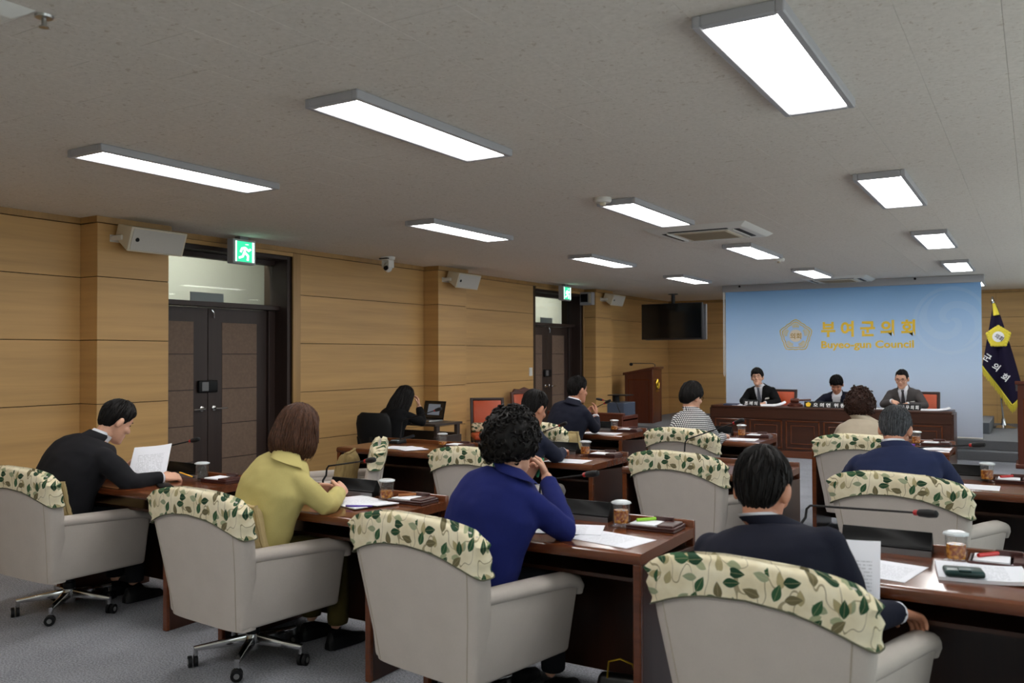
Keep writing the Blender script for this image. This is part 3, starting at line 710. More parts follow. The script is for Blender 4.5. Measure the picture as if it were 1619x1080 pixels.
# ------------------------------------------------------------------ chairs
def chair_proto():
    t = thing('office_armchair', '', 'chair')
    def srow(z, hw, yb, th, n=28, pw=4.0, zf=None):
        ring = []
        for k in range(n):
            a = 2*math.pi*k/n; c, s = math.cos(a), math.sin(a)
            x = hw*math.copysign(abs(c)**(2/pw), c); y = yb+th/2+th/2*math.copysign(abs(s)**(2/pw), s)
            ring.append(V((x, y, zf(x, z) if zf else z)))
        return ring
    W = [(.25, .282, -.285, .12), (.35, .296, -.298, .125), (.5, .322, -.318, .13), (.65, .345, -.34, .125), (.76, .355, -.357, .115)]
    arch = lambda x, z: z-.030*(abs(x)/.35)**3*max(0, (z-.6)/.27)
    rows = [srow(*r) for r in W]
    rows += [srow(.83, .357, -.366, .11, zf=arch), srow(.852, .352, -.364, .10, zf=arch), srow(.864, .335, -.355, .075, zf=arch), srow(.868, .30, -.34, .04, zf=arch)]
    MB().loft(rows).build('backrest', M_chair, t, ang=60)
    # floral cover drawn over the top of the back
    WW = W+[(.83, .357, -.366, .11), (.852, .352, -.364, .10), (.864, .335, -.355, .075), (.90, .33, -.35, .07)]
    def at(z):
        for p, q in zip(WW[:-1], WW[1:]):
            if p[0] <= z <= q[0]:
                k = (z-p[0])/(q[0]-p[0]); return [p[i]+(q[i]-p[i])*k for i in (1, 2, 3)]
        return list(WW[-1][1:]) if z > .5 else list(WW[0][1:])
    rows = []; NP = 64
    for q in (1.0, .85, .7, .55, .4, .25, .12, .04):
        rr = []
        for k in range(NP):
            a = 2*math.pi*k/NP; c, sn = math.cos(a), math.sin(a)
            x0 = .357*math.copysign(abs(c)**.5, c); z = arch(x0, .878)-q*(.108+.055*(abs(x0)/.355)**1.8)
            hw_, yb_, th_ = at(z+.03*(abs(x0)/.35)**3*max(0, (z-.6)/.27)); e = .009
            wob = .0022*math.sin(x0*55+z*35)+.009*math.sin(z*110+1)*max(0, abs(x0)-.27)/.08
            rr.append(V(((hw_+e+wob*(abs(c) > .7))*math.copysign(abs(c)**.5, c), yb_+th_/2+(th_/2+e+wob*.5)*math.copysign(abs(sn)**.5, sn), z)))
        rows.append(rr)
    rows.append([V((p.x*.97, -.318+(p.y+.318)*.72, p.z+.006)) for p in rows[-1]]); rows.append([V((p.x*.93, -.318+(p.y+.318)*.4, p.z+.004+.003*math.sin(p.x*50))) for p in rows[-1]])
    cv = MB().loft(rows, False); cv.f.append(tuple(range(len(cv.v)-NP, len(cv.v)))); cv.build('back_cover', M_floral, t, ang=70)
    hem = rows[0]; MB().tube(hem+[hem[0]], .003, 6).build('cover_piping', mat('cover_hem', (92, 92, 74), .8), t)
    def surf(x, z):
        h_, y_, t_ = at(z); return V((x, y_+t_/2-t_/2*max(0, 1-abs(x/h_)**4)**.25, z))
    for s in (-1, 1):
        # side panel: leans out, follows the arm
        pn = MB().hexa([(s*.205, -.27, .255), (s*.283, -.275, .255), (s*.298, .295, .255), (s*.215, .295, .255), (s*.235, -.28, .565), (s*.325, -.285, .575), (s*.352, .30, .565), (s*.255, .30, .56)])
        a = pn.build('armrest', M_chair, t, .02, 3)
        pts = [(s*.288, -.26, .590), (s*.296, -.1, .583), (s*.305, .1, .574), (s*.312, .24, .566), (s*.315, .297, .553), (s*.315, .318, .53), (s*.315, .322, .50)]
        MB().tube(pts, [.044, .047, .049, .049, .047, .042, .030], 14, flat=.72).build('arm_pad', M_chair, a, ang=60)
        bx = [surf(s*at(z)[0]*.86, z) for z in (.255, .3, .4, .5, .6, .68, .72)]
        MB().tube(bx, .0025, 5).build('back_seam', M_piping, t)
    MB().box(-.215, .215, -.2, .30, .255, .37).build('seat_rail', M_chair, t, .02, 3)
    MB().box(-.228, .228, -.2, .325, .37, .455).build('seat_cushion', M_chair, t, .03, 4)
    MB().lathe([(0, .10), (.034, .10), (.034, .17), (.028, .175), (.028, .255), (0, .255)], n=16).build('column', M_black, t)
    MB().box(-.12, .12, -.12, .12, .235, .256).build('seat_plate', M_black, t, .006, 1)
    MB().lathe([(0, .055), (.03, .055), (.036, .07), (.036, .135), (.028, .14), (0, .14)], n=16).build('hub', M_chrome, t)
    for k in range(5):
        a = 2*math.pi*k/5+.35; c, s = math.cos(a), math.sin(a); px_, py_ = -s, c
        def P(r, w_, z): return V((c*r+px_*w_, s*r+py_*w_, z))
        lg = MB().hexa([P(.03, -.022, .085), P(.27, -.014, .078), P(.27, .014, .078), P(.03, .022, .085), P(.03, -.018, .13), P(.275, -.012, .098), P(.275, .012, .098), P(.03, .018, .13)]).build('base_leg', M_chrome, t, .005, 2)
        cs = MB()
        cs.tube([P(.265, 0, .098), P(.265, 0, .055)], .011, 10)
        co = cs.build('caster_stem', M_chrome, lg)
        b2 = .4+k*1.3; ax = V((math.cos(b2), math.sin(b2), 0))
        for s2 in (-1, 1):
            ctr = P(.278, 0, .028)+ax*(s2*.013)
            MB().tube([ctr-ax*.009, ctr-ax*.008, ctr+ax*.008, ctr+ax*.009], [.022, .028, .028, .022], 16).build('caster_wheel', M_black, lg)
            MB().tube([ctr+ax*(s2*.006), ctr+ax*(s2*.0105)], .013, 12).build('wheel_cap', M_steel, lg)
    return t
CH = [((-4.89, 3.02, 0), 0, 'cream armchair with leaf-print cover under the black-suited man, far left'), ((-3.32, 3.0, 0), -5, 'cream armchair with leaf-print cover behind the woman in yellow'),
      ((-2.03, 3.0, 0), -9, 'cream armchair with leaf-print cover behind the woman in royal blue'), ((-.68, 2.92, 0), -10, 'cream armchair with leaf-print cover of the man at bottom right'),
      ((-4.46, 4.84, 0), 128, 'empty cream armchair turned sideways with a beige cushion on it'), ((-3.24, 5.16, 0), -2, 'cream armchair of the navy-suited man behind royal blue'),
      ((-1.90, 5.58, 0), -14, 'empty cream armchair pushed against the bare middle desk'), ((-.55, 5.20, 0), -14, 'cream armchair behind the grey-haired man'),
      ((-3.86, 7.28, 0), -18, 'cream armchair of the upright navy-suited man'), ((-2.50, 7.30, 0), -14, 'cream armchair behind the houndstooth woman'), ((-1.14, 7.42, 0), -4, 'cream armchair behind the beige-jacketed woman')]
cp = None
for loc, rz, lab in CH:
    if cp is None: cp = chair_proto(); cp.location = loc; cp.rotation_euler = (0, 0, R(rz)); cp['label'] = lab; cp['group'] = 'cream leaf-print armchairs'
    else: dup(cp, loc, rz, lab, 'cream leaf-print armchairs')
def cushion(loc, rot, label, mt, w=.32, h=.32, th=.15):
    N = 14; b = MB(); rings = []
    def pt(u, v, s):
        e = (1-abs(u)**4)*(1-abs(v)**4); k = 1-.05*(1-abs(u)**2)*0
        x = u*w/2*(1-.06*(1-v*v)); z = v*h/2*(1-.06*(1-u*u))
        return V((x, s*th/2*max(e, 0)**.5*(1+.08*math.sin(u*9+v*5)), z))
    vs = []; fs = []
    for s in (1, -1):
        o = len(vs)
        for j in range(N+1):
            for i in range(N+1): vs.append(pt(-1+2*i/N, -1+2*j/N, s))
        for j in range(N):
            for i in range(N):
                a = o+j*(N+1)+i; fs.append((a, a+1, a+N+2, a+N+1) if s < 0 else (a, a+N+1, a+N+2, a+1))
    b.add(vs, fs); o = b.build('throw_cushion', mt, None, ang=60); o.location = loc; o.rotation_euler = rot
    e = MB(); pts = [pt(u, -1, 0) for u in [-1+i/4 for i in range(9)]]+[pt(1, v, 0) for v in [-.75+i/4 for i in range(8)]]+[pt(u, 1, 0) for u in [.75-i/4 for i in range(8)]]+[pt(-1, v, 0) for v in [.75-i/4 for i in range(8)]]
    e.tube(pts, [.009 if i % 2 else .014 for i in range(len(pts))], 6).build('ruffle_edge', mt, o)
    return tag(o, label, 'cushion', 'beige throw cushions')
cushion((-4.80, 2.87, .64), (R(14), 0, R(-2)), 'beige cushion behind the black-suited man, far left', M_cushion)
cushion((-3.22, 2.86, .65), (R(14), 0, R(-12)), 'beige cushion behind the woman in yellow', M_cushion)
cushion((-1.99, 2.86, .63), (R(14), 0, R(-12)), 'beige cushion behind the woman in royal blue', M_cushion)
cushion((-4.46, 4.94, .62), (R(10), 0, R(120)), 'gold-striped beige cushion on the sideways empty armchair', M_gcush)
cushion((-3.72, 7.14, .64), (R(14), 0, R(-18)), 'beige cushion behind the upright navy-suited man', M_cushion)

# ------------------------------------------------------------------ presiding table
pd = thing('presiding_table', 'long dark panelled presiding table before the blue screen', 'table', (-2.60, 13.1, 0))
L2 = 1.64
MB().box(-L2, L2, -.28, .28, .70, .735).build('table_top', M_pdesk, pd, .008, 2)
MB().box(-L2+.02, L2-.02, -.26, -.22, .1, .70).build('front_panel', M_pdesk, pd)
MB().box(-L2-.01, L2+.01, -.28, -.20, 0, .10).build('plinth', M_desk, pd, .005, 1)
MB().box(-L2, L2, -.275, -.255, .56, .70).build('front_apron', M_pdesk, pd, .004, 1)
for s in (-1, 1): MB().box(s*L2-.02, s*L2+.02, -.26, .28, 0, .70).build('end_panel', M_pdesk, pd, .004, 1)
for k in range(6):
    x0 = -L2+.06+k*(2*L2-.12)/6; x1 = x0+(2*L2-.12)/6-.05
    p = MB().box(x0, x1, -.268, -.258, .14, .53).build('moulded_panel', M_pdesk, pd, .004, 1)
    for a, b_, c, d in ((x0, x1, .13, .15), (x0, x1, .52, .54), (x0, x0+.02, .13, .54), (x1-.02, x1, .13, .54), (x0+.07, x1-.07, .20, .212), (x0+.07, x1-.07, .458, .47), (x0+.07, x0+.082, .20, .47), (x1-.082, x1-.07, .20, .47)):
        MB().box(a, b_, -.277, -.262, c, d).build('moulding', M_desk, p, .003, 1)
ZP = .735
def nameplate(x, w, txt, label, emblem=False):
    t = thing('name_plate', label, 'nameplate', (x, 12.93, ZP))
    MB().prism([(-w/2, -.035, 0), (-w/2, .035, 0), (-w/2, .004, .085), (-w/2, -.004, .085)], (w, 0, 0)).build('block', M_black, t, .002, 1)
    M = T((-w/2+(.13 if emblem else .03), -.0335, .016)) @ Rx(R(90-20))
    text('lettering', txt, 0, 0, .062, mat('white_print', (235, 235, 235), .5), t, width=w-(.17 if emblem else .06), bold=.0015, rot=M, ext=.0004)
    if emblem:
        b = MB(); rosette(b, 0, 0, .035, 0, .004, 40); b.xf(T((-w/2+.06, -.024, .04)) @ Rx(R(-20))).build('emblem', M_gold, t)
        MB().lathe([(0, 0), (.03, 0), (.03, .003), (0, .003)], n=16).xf(T((-w/2+.06, -.022, .04)) @ Rx(R(70))).build('emblem_disc', M_gold, t)
nameplate(-3.65, .25, '조 례 의', 'black nameplate with white lettering before the left presider')
nameplate(-2.58, .60, '오 의 연  위 원', 'long black nameplate with gold emblem before the middle presider', True)
nameplate(-1.48, .28, '사 무 의 회', 'black nameplate with white lettering before the right presider')
paper((-3.98, 13.02), 10, 'dark blue folder at the left end of the presiding table', z=ZP, n=12, mt=mat('navy_folder', (40, 52, 84), .5))
paper((-3.80, 13.0), -8, 'white sheet beside the folder on the presiding table', z=ZP, n=4, mt=M_blank)
paper((-3.36, 13.02), 20, 'open white booklet before the left presider', z=ZP, n=8, w=.36, h=.26, curl=.05, mt=M_blank)
paper((-1.86, 13.0), 0, 'white sheet left of the right presider\'s nameplate', z=ZP, n=6, w=.3, h=.21, mt=M_blank)
paper((-1.18, 13.0), 10, 'white sheets at the right end of the presiding table', z=ZP, n=8, w=.36, h=.25, curl=.03, mt=M_blank)
t = thing('white_card', 'small white card standing at the middle presider\'s nameplate', 'card', (-2.20, 12.93, ZP)); MB().box(-.10, .10, -.004, .004, 0, .085).xf(Rx(R(-12))).build('card', M_blank, t)
t = thing('gavel', 'wooden gavel resting on a block on the presiding table', 'gavel', (-3.04, 13.05, ZP))
MB().lathe([(0, 0), (.11, 0), (.11, .03), (.085, .04), (.085, .05), (0, .05)], n=24).build('sound_block', M_redwood, t)
MB().tube([(-.06, -.01, .085), (-.05, -.01, .085), (.05, -.01, .085), (.06, -.01, .085)], [.028, .034, .034, .028], 14).build('mallet_head', M_redwood, t)
MB().tube([(0, -.01, .09), (.22, .03, .10)], [.012, .014], 10).build('handle', M_redwood, t)
microphone((-2.24, 13.1, ZP), (-2.22, 13.05, 1.06), (-2.20, 13.13, .92), 'black gooseneck microphone right of the middle presider')

def leather_chair(loc, rz, label, h=.92, carved=False, skirt=False):
    t = thing('leather_chair', label, 'chair', loc, rz, 'orange leather chairs with dark frames')
    O = mat('orange_leather', (200, 84, 44), .4, var=.08, bump=.1)
    W_ = M_redwood if carved else mat('dark_frame_wood', (52, 30, 24), .35)
    MB().box(-.23, .23, -.22, .24, .40, .47).build('seat', O, t, .025, 3)
    MB().hexa([(-.19, -.235, .50), (.19, -.235, .50), (.19, -.20, .50), (-.19, -.20, .50), (-.19, -.315, h-.03), (.19, -.315, h-.03), (.19, -.28, h-.03), (-.19, -.28, h-.03)]).build('backrest', O, t, .012, 2)
    for s in (-1, 1):
        MB().hexa([(s*.19, -.24, .38), (s*.23, -.24, .38), (s*.23, -.20, .38), (s*.19, -.20, .38), (s*.19, -.325, h), (s*.23, -.325, h), (s*.23, -.285, h), (s*.19, -.285, h)]).build('back_post', W_, t, .006, 1)
        for y in (-.21, .22): MB().tube([(s*.21, y, .40), (s*.21, y*1.03, .0)], [.022, .016], 8).build('leg', W_, t)
    MB().box(-.23, .23, -.325, -.285, h-.04, h+.005).build('top_rail', W_, t, .008, 2)
    MB().box(-.22, .22, -.21, .23, .365, .40).build('seat_frame', W_, t, .004, 1)
    if carved: MB().prism([(x, -.325, z) for x, z in ((-.20, h), (.20, h), (.17, h+.05), (.08, h+.04), (0, h+.075), (-.08, h+.04), (-.17, h+.05))], (0, .035, 0)).build('carved_crest', W_, t, .006, 1)
    if skirt: MB().box(-.225, .225, -.20, -.11, .47, .60).build('leaf_print_cloth', M_floral, t, .03, 3)
    return t
leather_chair((-6.18, 9.62, 0), -140, 'orange leather chair with leaf-print cloth by the middle pilaster', .92, skirt=True)
leather_chair((-6.30, 11.0, 0), -122, 'orange leather chair with carved brown crest by the switch', .95, carved=True)
leather_chair((-3.42, 13.5, 0), 178, 'orange leather chair behind the left presider', .95)
leather_chair((-2.34, 13.5, 0), 178, 'orange leather chair behind the middle presider', .93)
leather_chair((-1.42, 13.5, 0), 178, 'orange leather chair behind the right presider', .95)

# ------------------------------------------------------------------ podiums, flag
def podium(loc, rz, label, w, d, h, emblem=True):
    t = thing('speaking_podium', label, 'podium', loc, rz)
    b = MB().prism([(-w/2, -d/2, .05), (-w/2, d/2, .05), (-w/2, d/2, h-.10), (-w/2, -d/2, h-.0)], (w, 0, 0)).build('cabinet', M_redwood, t, .006, 1)
    MB().box(-w/2-.03, w/2+.03, -d/2-.03, d/2+.03, 0, .06).build('plinth', M_redwood, t, .008, 2)
    MB().hexa([(-w/2-.03, -d/2-.03, h), (w/2+.03, -d/2-.03, h), (w/2+.03, d/2+.03, h-.11), (-w/2-.03, d/2+.03, h-.11), (-w/2-.03, -d/2-.03, h+.045), (w/2+.03, -d/2-.03, h+.045), (w/2+.03, d/2+.03, h-.065), (-w/2-.03, d/2+.03, h-.065)]).build('slanted_top', M_redwood, t, .006, 1)
    for s in (-1, 1):
        for (y0, y1, z0, z1) in ((-d/2+.06, d/2-.06, .14, .155), (-d/2+.06, d/2-.06, h-.2, h-.185), (-d/2+.06, -d/2+.075, .14, h-.185), (d/2-.075, d/2-.06, .14, h-.185)):
            MB().box(s*w/2-.004, s*w/2+.006, y0, y1, z0, z1).build('side_moulding', M_desk, t)
    for (x0, x1, z0, z1) in ((-w/2+.06, w/2-.06, .14, .155), (-w/2+.06, w/2-.06, h-.2, h-.185), (-w/2+.06, -w/2+.075, .14, h-.185), (w/2-.075, w/2-.06, .14, h-.185)):
        MB().box(x0, x1, -d/2-.006, -d/2+.004, z0, z1).build('front_moulding', M_desk, t)
    if emblem:
        e = MB(); rosette(e, 0, 0, .10, 0, .008, 60); e.xf(T((0, -d/2-.012, h-.28))).build('gold_emblem', M_goldm, t)
        MB().lathe([(0, 0), (.055, 0), (.055, .006), (0, .006)], n=20).xf(T((0, -d/2-.004, h-.28)) @ Rx(R(90))).build('emblem_disc', M_goldm, t)
        MB().tube([(-.07, -d/2-.01, h-.40), (.07, -d/2-.01, h-.40)], .012, 6).build('emblem_ribbon', M_goldm, t)
    return t
podium((-6.20, 14.90, 0), 96, 'tall mahogany podium with gold emblem near the back corner', .62, .52, 1.24)
MB0 = thing('podium_microphone', 'thin gooseneck microphone on the mahogany podium', 'microphone', (-5.98, 14.92, 1.24), 0)
MB().tube([(0, 0, -.04), (0, 0, .08), (-.03, -.01, .10), (-.42, -.05, .105)], .008, 8).build('gooseneck', M_dgrey, MB0); MB().ell((-.45, -.05, .085), (.035, .03, .03)).build('windscreen', M_blackm, MB0)
podium((.10, 13.35, 0), 0, 'mahogany podium cut off by the right edge', .62, .5, 1.10, False)

def flag():
    t = thing('ceremonial_flag', 'dark navy council flag with gold emblem and yellow fringe', 'flag', (-.47, 16.55, .265))
    MB().lathe([(0, 0), (.19, 0), (.19, .012), (.12, .03), (.05, .05), (.035, .09), (.03, .16), (0, .16)], n=24).build('stand', M_chrome, t)
    top = V((-.135, 0, 2.05))
    MB().tube([(0, 0, .1), (-.02, 0, .35), top], .016, 10).build('pole', M_chrome, t)
    MB().tube([top, top+V((-.004, 0, .05)), top+V((-.008, 0, .10)), top+V((-.012, 0, .15))], [.012, .03, .022, .003], 10).build('finial', M_chrome, t)
    # draped cloth: two edges fall from the pole top to a slanted hem
    NU, NV = 26, 30; fr = []
    def P(u, v):
        L = V((-.30-.0*v, 0, 1.03)); Rr = V((.30, 0, .82)); 
        l = top.lerp(L, v); r = (top+V((.06, 0, -.02))).lerp(Rr, v)
        zb = l.z*(1-u)+r.z*u
        hem = (-.52*u*(1.0 if u < .72 else (1-(u-.72)*1.0))) if True else 0
        hem = -.80*min(u/.72, 1)*.62+(max(0, u-.72)*.9)
        x = l.x*(1-u)+r.x*u; z = zb+hem*v*v
        y = -.03-.06*v*math.sin(u*math.pi*3.3+.4)-.05*v
        return V((x, y, z))
    vs = [P(i/NU, j/NV) for j in range(NV+1) for i in range(NU+1)]; n0 = len(vs); vs2 = [p+V((0, .012, 0)) for p in vs]
    fs = []
    for j in range(NV):
        for i in range(NU):
            a = j*(NU+1)+i; fs.append((a, a+1, a+NU+2, a+NU+1)); fs.append((n0+a, n0+a+NU+1, n0+a+NU+2, n0+a+1))
    for i in range(NU):
        a = NV*(NU+1)+i; fs.append((a, a+1, n0+a+1, n0+a))
    for j in range(NV):
        for a in (j*(NU+1), j*(NU+1)+NU): fs.append((a, a+NU+1, n0+a+NU+1, n0+a))
    MB().add(vs+vs2, fs).build('flag_cloth', m_fabric('navy_velvet', (26, 20, 44), .1), t, ang=80)
    Yl = mat('yellow_fringe', (214, 196, 60), .8)
    fb = MB()
    for i in range(0, 61):
        p = P(i/60, 1); fb.tube([p+V((0, -.004, .008)), p+V((random.uniform(-.008, .008), -.008, -.10-random.uniform(0, .03)))], [.009, .005], 4)
    pts = [P(i/30, 1)+V((0, -.008, 0)) for i in range(31)]; fb.tube(pts, .014, 5)
    o = fb.build('fringe', Yl, t); o['kind'] = 'stuff'
    MB().tube([top+V((.01, -.02, .03)), top+V((.03, -.04, -.06)), top+V((.05, -.05, -.17))], [.02, .035, .05], 8).build('tassel', Yl, t)
    # emblem
    qv = min(vs, key=lambda p: (p.x+.06)**2+(p.z-1.52)**2); ec = V((-.06, qv.y-.045, 1.52)); e = MB()
    for k in range(25):
        a = 2*math.pi*k/25; kk = (a/(2*math.pi/5)) % 1; pr = .17*(.92*math.cos(math.pi/5)/math.cos((kk-.5)*2*math.pi/5)+.05)
        e.ell(ec+V((pr*math.sin(a), 0, pr*math.cos(a))), (.03, .012, .03), 8, 6)
        e.ell(ec+V((pr*.7*math.sin(a+.1), 0, pr*.7*math.cos(a+.1))), (.034, .012, .034), 8, 6)
    e.build('emblem_petals', Yl, t)
    MB().lathe([(0, 0), (.088, 0), (.088, .006), (0, .006)], n=24).xf(T(ec+V((0, -.010, 0))) @ Rx(R(90))).build('emblem_disc', mat('emblem_white', (225, 225, 228), .7), t)
    W_ = mat('white_print', (235, 235, 235), .5)
    text('emblem_lettering', '의회', 0, 0, .085, mat('emblem_dark', (60, 50, 60), .6), t, width=.13, bold=.002, rot=T(ec+V((-.06, -.02, .0))) @ Ry(R(35)) @ Rx(R(90)))
    def on_cloth(x, z):
        return V((x, min(p.y for p in vs if (p.x-x)**2+(p.z-z)**2 < .0081)-.008, z))
    for ch, q in (('군', (-.25, 1.22)), ('의', (-.12, 1.06)), ('회', (.01, .89))):
        text('lettering', ch, 0, 0, .13, W_, t, bold=.003, rot=T(on_cloth(*q)+V((-.05, 0, -.05))) @ Ry(R(35)) @ Rx(R(90)))
    return t
flag()

# ------------------------------------------------------------------ side furniture at the left wall
t = thing('side_table', 'small dark wood table carrying the laptop by the wall', 'table', (-6.25, 8.12, 0))
DT = wood('dark_ash', (66, 56, 52), .8, (2, 14, 14), .4)
MB().box(-.48, .48, -.27, .27, .70, .725).build('table_top', DT, t, .003, 1)
for s in (-1, 1): MB().box(s*.46-.02, s*.46+.02, -.25, .25, 0, .58).build('end_panel', DT, t, .003, 1)
for s in (-1, 1):
    for y in (-.2, .2): MB().box(s*.45-.02, s*.45+.02, y-.03, y+.03, .58, .70).build('support', DT, t)
MB().box(-.44, .44, .2, .22, .25, .6).build('back_panel', DT, t)
t = thing('laptop', 'open silver laptop on the small table by the wall', 'laptop', (-6.17, 8.2, .726), -6)
MB().box(-.17, .17, -.12, .12, 0, .016).build('keyboard_base', M_steel, t, .004, 2)
q = T((0, .12, .012)) @ Rx(R(-14)); MB().box(-.17, .17, 0, .008, 0, .225).xf(q).build('lid', M_black, t, .004, 2)
MB().box(-.155, .155, -.0015, 0, .02, .205).xf(q).build('display', mat('laptop_dark_screen', (22, 24, 30), .2), t)
MB().box(-.095, .095, -.003, -.0016, .055, .185).xf(q).build('screen_image', mat('laptop_image', (120, 128, 140), .4, em=.35), t)
MB().box(-.14, .14, -.0, .08, .016, .018).build('keys', M_dgrey, t)
t = thing('mesh_office_chair', 'black office chair of the woman in black by the wall', 'chair', (-5.97, 7.22, 0), 4)
b = MB(); rows = []
for z, hw, y in ((.55, .20, -.20), (.65, .225, -.235), (.78, .23, -.25), (.86, .21, -.255), (.90, .16, -.25)):
    rows.append([V((hw*math.sin(a), y+.05-.05*math.cos(a), z)) for a in [-1.4+2.8*i/10 for i in range(11)]]+[V((hw*.9*math.sin(a), y+.08-.05*math.cos(a), z)) for a in [1.4-2.8*i/10 for i in range(11)]])
b.loft(rows).build('backrest', M_blackm, t, ang=60)
MB().box(-.24, .24, -.22, .24, .42, .49).build('seat', M_blackm, t, .03, 3)
MB().tube([(0, -.21, .45), (0, -.27, .50), (0, -.25, .65)], .02, 8).build('back_support', M_black, t)
MB().lathe([(0, .08), (.03, .08), (.03, .42), (0, .42)], n=12).build('column', M_black, t)
for s in (-1, 1): MB().tube([(s*.25, -.1, .45), (s*.28, -.1, .62), (s*.28, .12, .64)], .02, 8).build('armrest', M_black, t)
for k in range(5):
    a = 2*math.pi*k/5; l = MB().tube([(0, 0, .10), (.27*math.cos(a), .27*math.sin(a), .07)], [.03, .018], 8).build('base_leg', M_black, t)
    MB().ell((.27*math.cos(a), .27*math.sin(a), .03), (.03, .03, .03)).build('caster', M_black, l)
# speaker's stand and blue cabinet near the podium
t = thing('reporting_desk', 'low wooden reporting desk with a microphone behind the upright man', 'desk', (-4.50, 9.25, 0))
MB().box(-.48, .48, -.22, -.19, .05, .82).build('front_panel', M_redwood, t, .004, 1); MB().box(-.48, .48, -.19, .24, .74, .765).build('desk_top', M_desk, t, .004, 1)
for s in (-1, 1): MB().box(s*.465-.015, s*.465+.015, -.19, .24, 0, .80).build('side_panel', M_redwood, t, .004, 1)
MB().box(-.49, .49, -.225, -.15, .80, .835).build('ledge', M_redwood, t, .005, 1)
microphone((-4.17, 9.28, .766), (-4.42, 9.2, .985), (-4.19, 9.29, .94), 'black gooseneck microphone on the low wooden reporting desk')
t = thing('equipment_cabinet', 'blue-grey cabinet with black shelf before the podium', 'cabinet', (-5.04, 11.3, 0))
MB().box(-.13, .13, -.2, .2, 0, .83).build('casing', mat('blue_grey_paint', (62, 72, 90), .5), t, .006, 1)
MB().tube([(-.06, -.05, .83), (-.06, -.05, .93)], .05, 12).build('stand_post', M_black, t); MB().box(-.14, .14, -.16, .12, .925, .937).build('shelf', M_black, t)
t = thing('handbag', 'black handbag with gold chain on the floor at desk end', 'bag', (-1.46, 3.28, 0), 10)
MB().hexa([(-.13, -.06, 0), (.13, -.06, 0), (.13, .06, 0), (-.13, .06, 0), (-.10, -.03, .19), (.10, -.03, .19), (.10, .03, .19), (-.10, .03, .19)]).build('bag_body', mat('black_leather', (18, 17, 18), .3), t, .02, 3)
MB().tube([(-.06, -.03, .18), (-.05, -.04, .25), (0, -.05, .27), (.05, -.04, .25), (.06, -.03, .18)], .004, 8).build('chain_handle', M_goldm, t)
MB().ell((0, -.055, .13), (.015, .008, .015)).build('clasp', M_goldm, t)
# ------------------------------------------------------------------ people
def remesh(mb, vox, it=3, amp=0, fr=14, name='m'):
    me = mb.mesh(name); ob = bpy.data.objects.new(name, me); WORK.collection.objects.link(ob)
    r = ob.modifiers.new('r', 'REMESH'); r.mode = 'VOXEL'; r.voxel_size = vox; r.adaptivity = 0
    if it:
        s = ob.modifiers.new('s', 'SMOOTH'); s.factor = .5; s.iterations = it
    out = evaluated(ob); bpy.data.objects.remove(ob); bpy.data.meshes.remove(me); out.name = name
    if amp:
        nrm = [v.normal.copy() for v in out.vertices]; co = []
        for v, nn in zip(out.vertices, nrm):
            p = v.co; n = noise.noise(V((p.x*fr*.6, p.y*fr*.6, p.z*fr)))+.5*noise.noise(V((p.x*fr*1.7+9, p.y*fr*1.7, p.z*fr*2.2)))
            co.extend(p+nn*(n*amp))
        out.vertices.foreach_set('co', co); out.update()
    out.materials.clear(); shade(out, 75); return out
def join(meshes, name):
    bm = bmesh.new()
    for me in meshes: bm.from_mesh(me)
    out = bpy.data.meshes.new(name); bm.to_mesh(out); bm.free(); out.materials.clear()
    for p in out.polygons: p.material_index = 0
    shade(out, 75); return out
def hand_mb(wr, d, n, side, curl=.5, k=1.0, spread=.0):
    d = V(d).normalized(); n = V(n); n = (n-d*n.dot(d)).normalized(); c = d.cross(n)*side   # c points to the thumb side
    w = V(wr); b = MB()
    def ring(p, a, h): return [p+c*(a*math.cos(t))+n*(h*math.sin(t)) for t in [2*math.pi*i/10 for i in range(10)]]
    b.loft([ring(w-d*.05*k, .027*k, .021*k), ring(w, .027*k, .019*k), ring(w+d*.035*k, .038*k, .017*k), ring(w+d*.075*k, .041*k, .0145*k), ring(w+d*.092*k, .038*k, .011*k)])
    for i, (off, ln) in enumerate(((.029, .070), (.010, .079), (-.010, .074), (-.028, .057))):
        p = w+d*.082*k+c*off*k; dd = d+c*(off*spread*8); dd.normalize(); pts = [p-d*.015*k, p]; ang = 0
        for sg in (.45, .30, .25):
            ang += curl*(.9 if sg == .45 else 1.1); p = p+(dd*math.cos(ang)+n*math.sin(ang))*(ln*sg*k); pts.append(p)
        b.tube(pts, [.0095*k, .0095*k, .0088*k, .0082*k, .0065*k], 8)
    p0 = w+d*.022*k+c*.026*k; p1 = p0+(c*.75+d*.55+n*.25).normalized()*.036*k; p2 = p1+(d*.85+c*.25+n*(.2+curl*.4)).normalized()*.032*k; p3 = p2+(d*.9+n*(.2+curl*.5)-c*.05).normalized()*.024*k
    b.tube([p0-c*.012*k, p0, p1, p2, p3], [.014*k, .0145*k, .0115*k, .0105*k, .0075*k], 8)
    return b
HR = [(-.120, .016, .066, .044), (-.108, .036, .083, .016), (-.085, .050, .088, -.020), (-.055, .059, .086, -.055), (-.02, .066, .084, -.082), (.012, .070, .083, -.094), (.042, .0725, .086, -.099), (.070, .069, .078, -.094), (.094, .057, .057, -.076), (.110, .034, .028, -.045), (.117, .010, .002, -.018)]
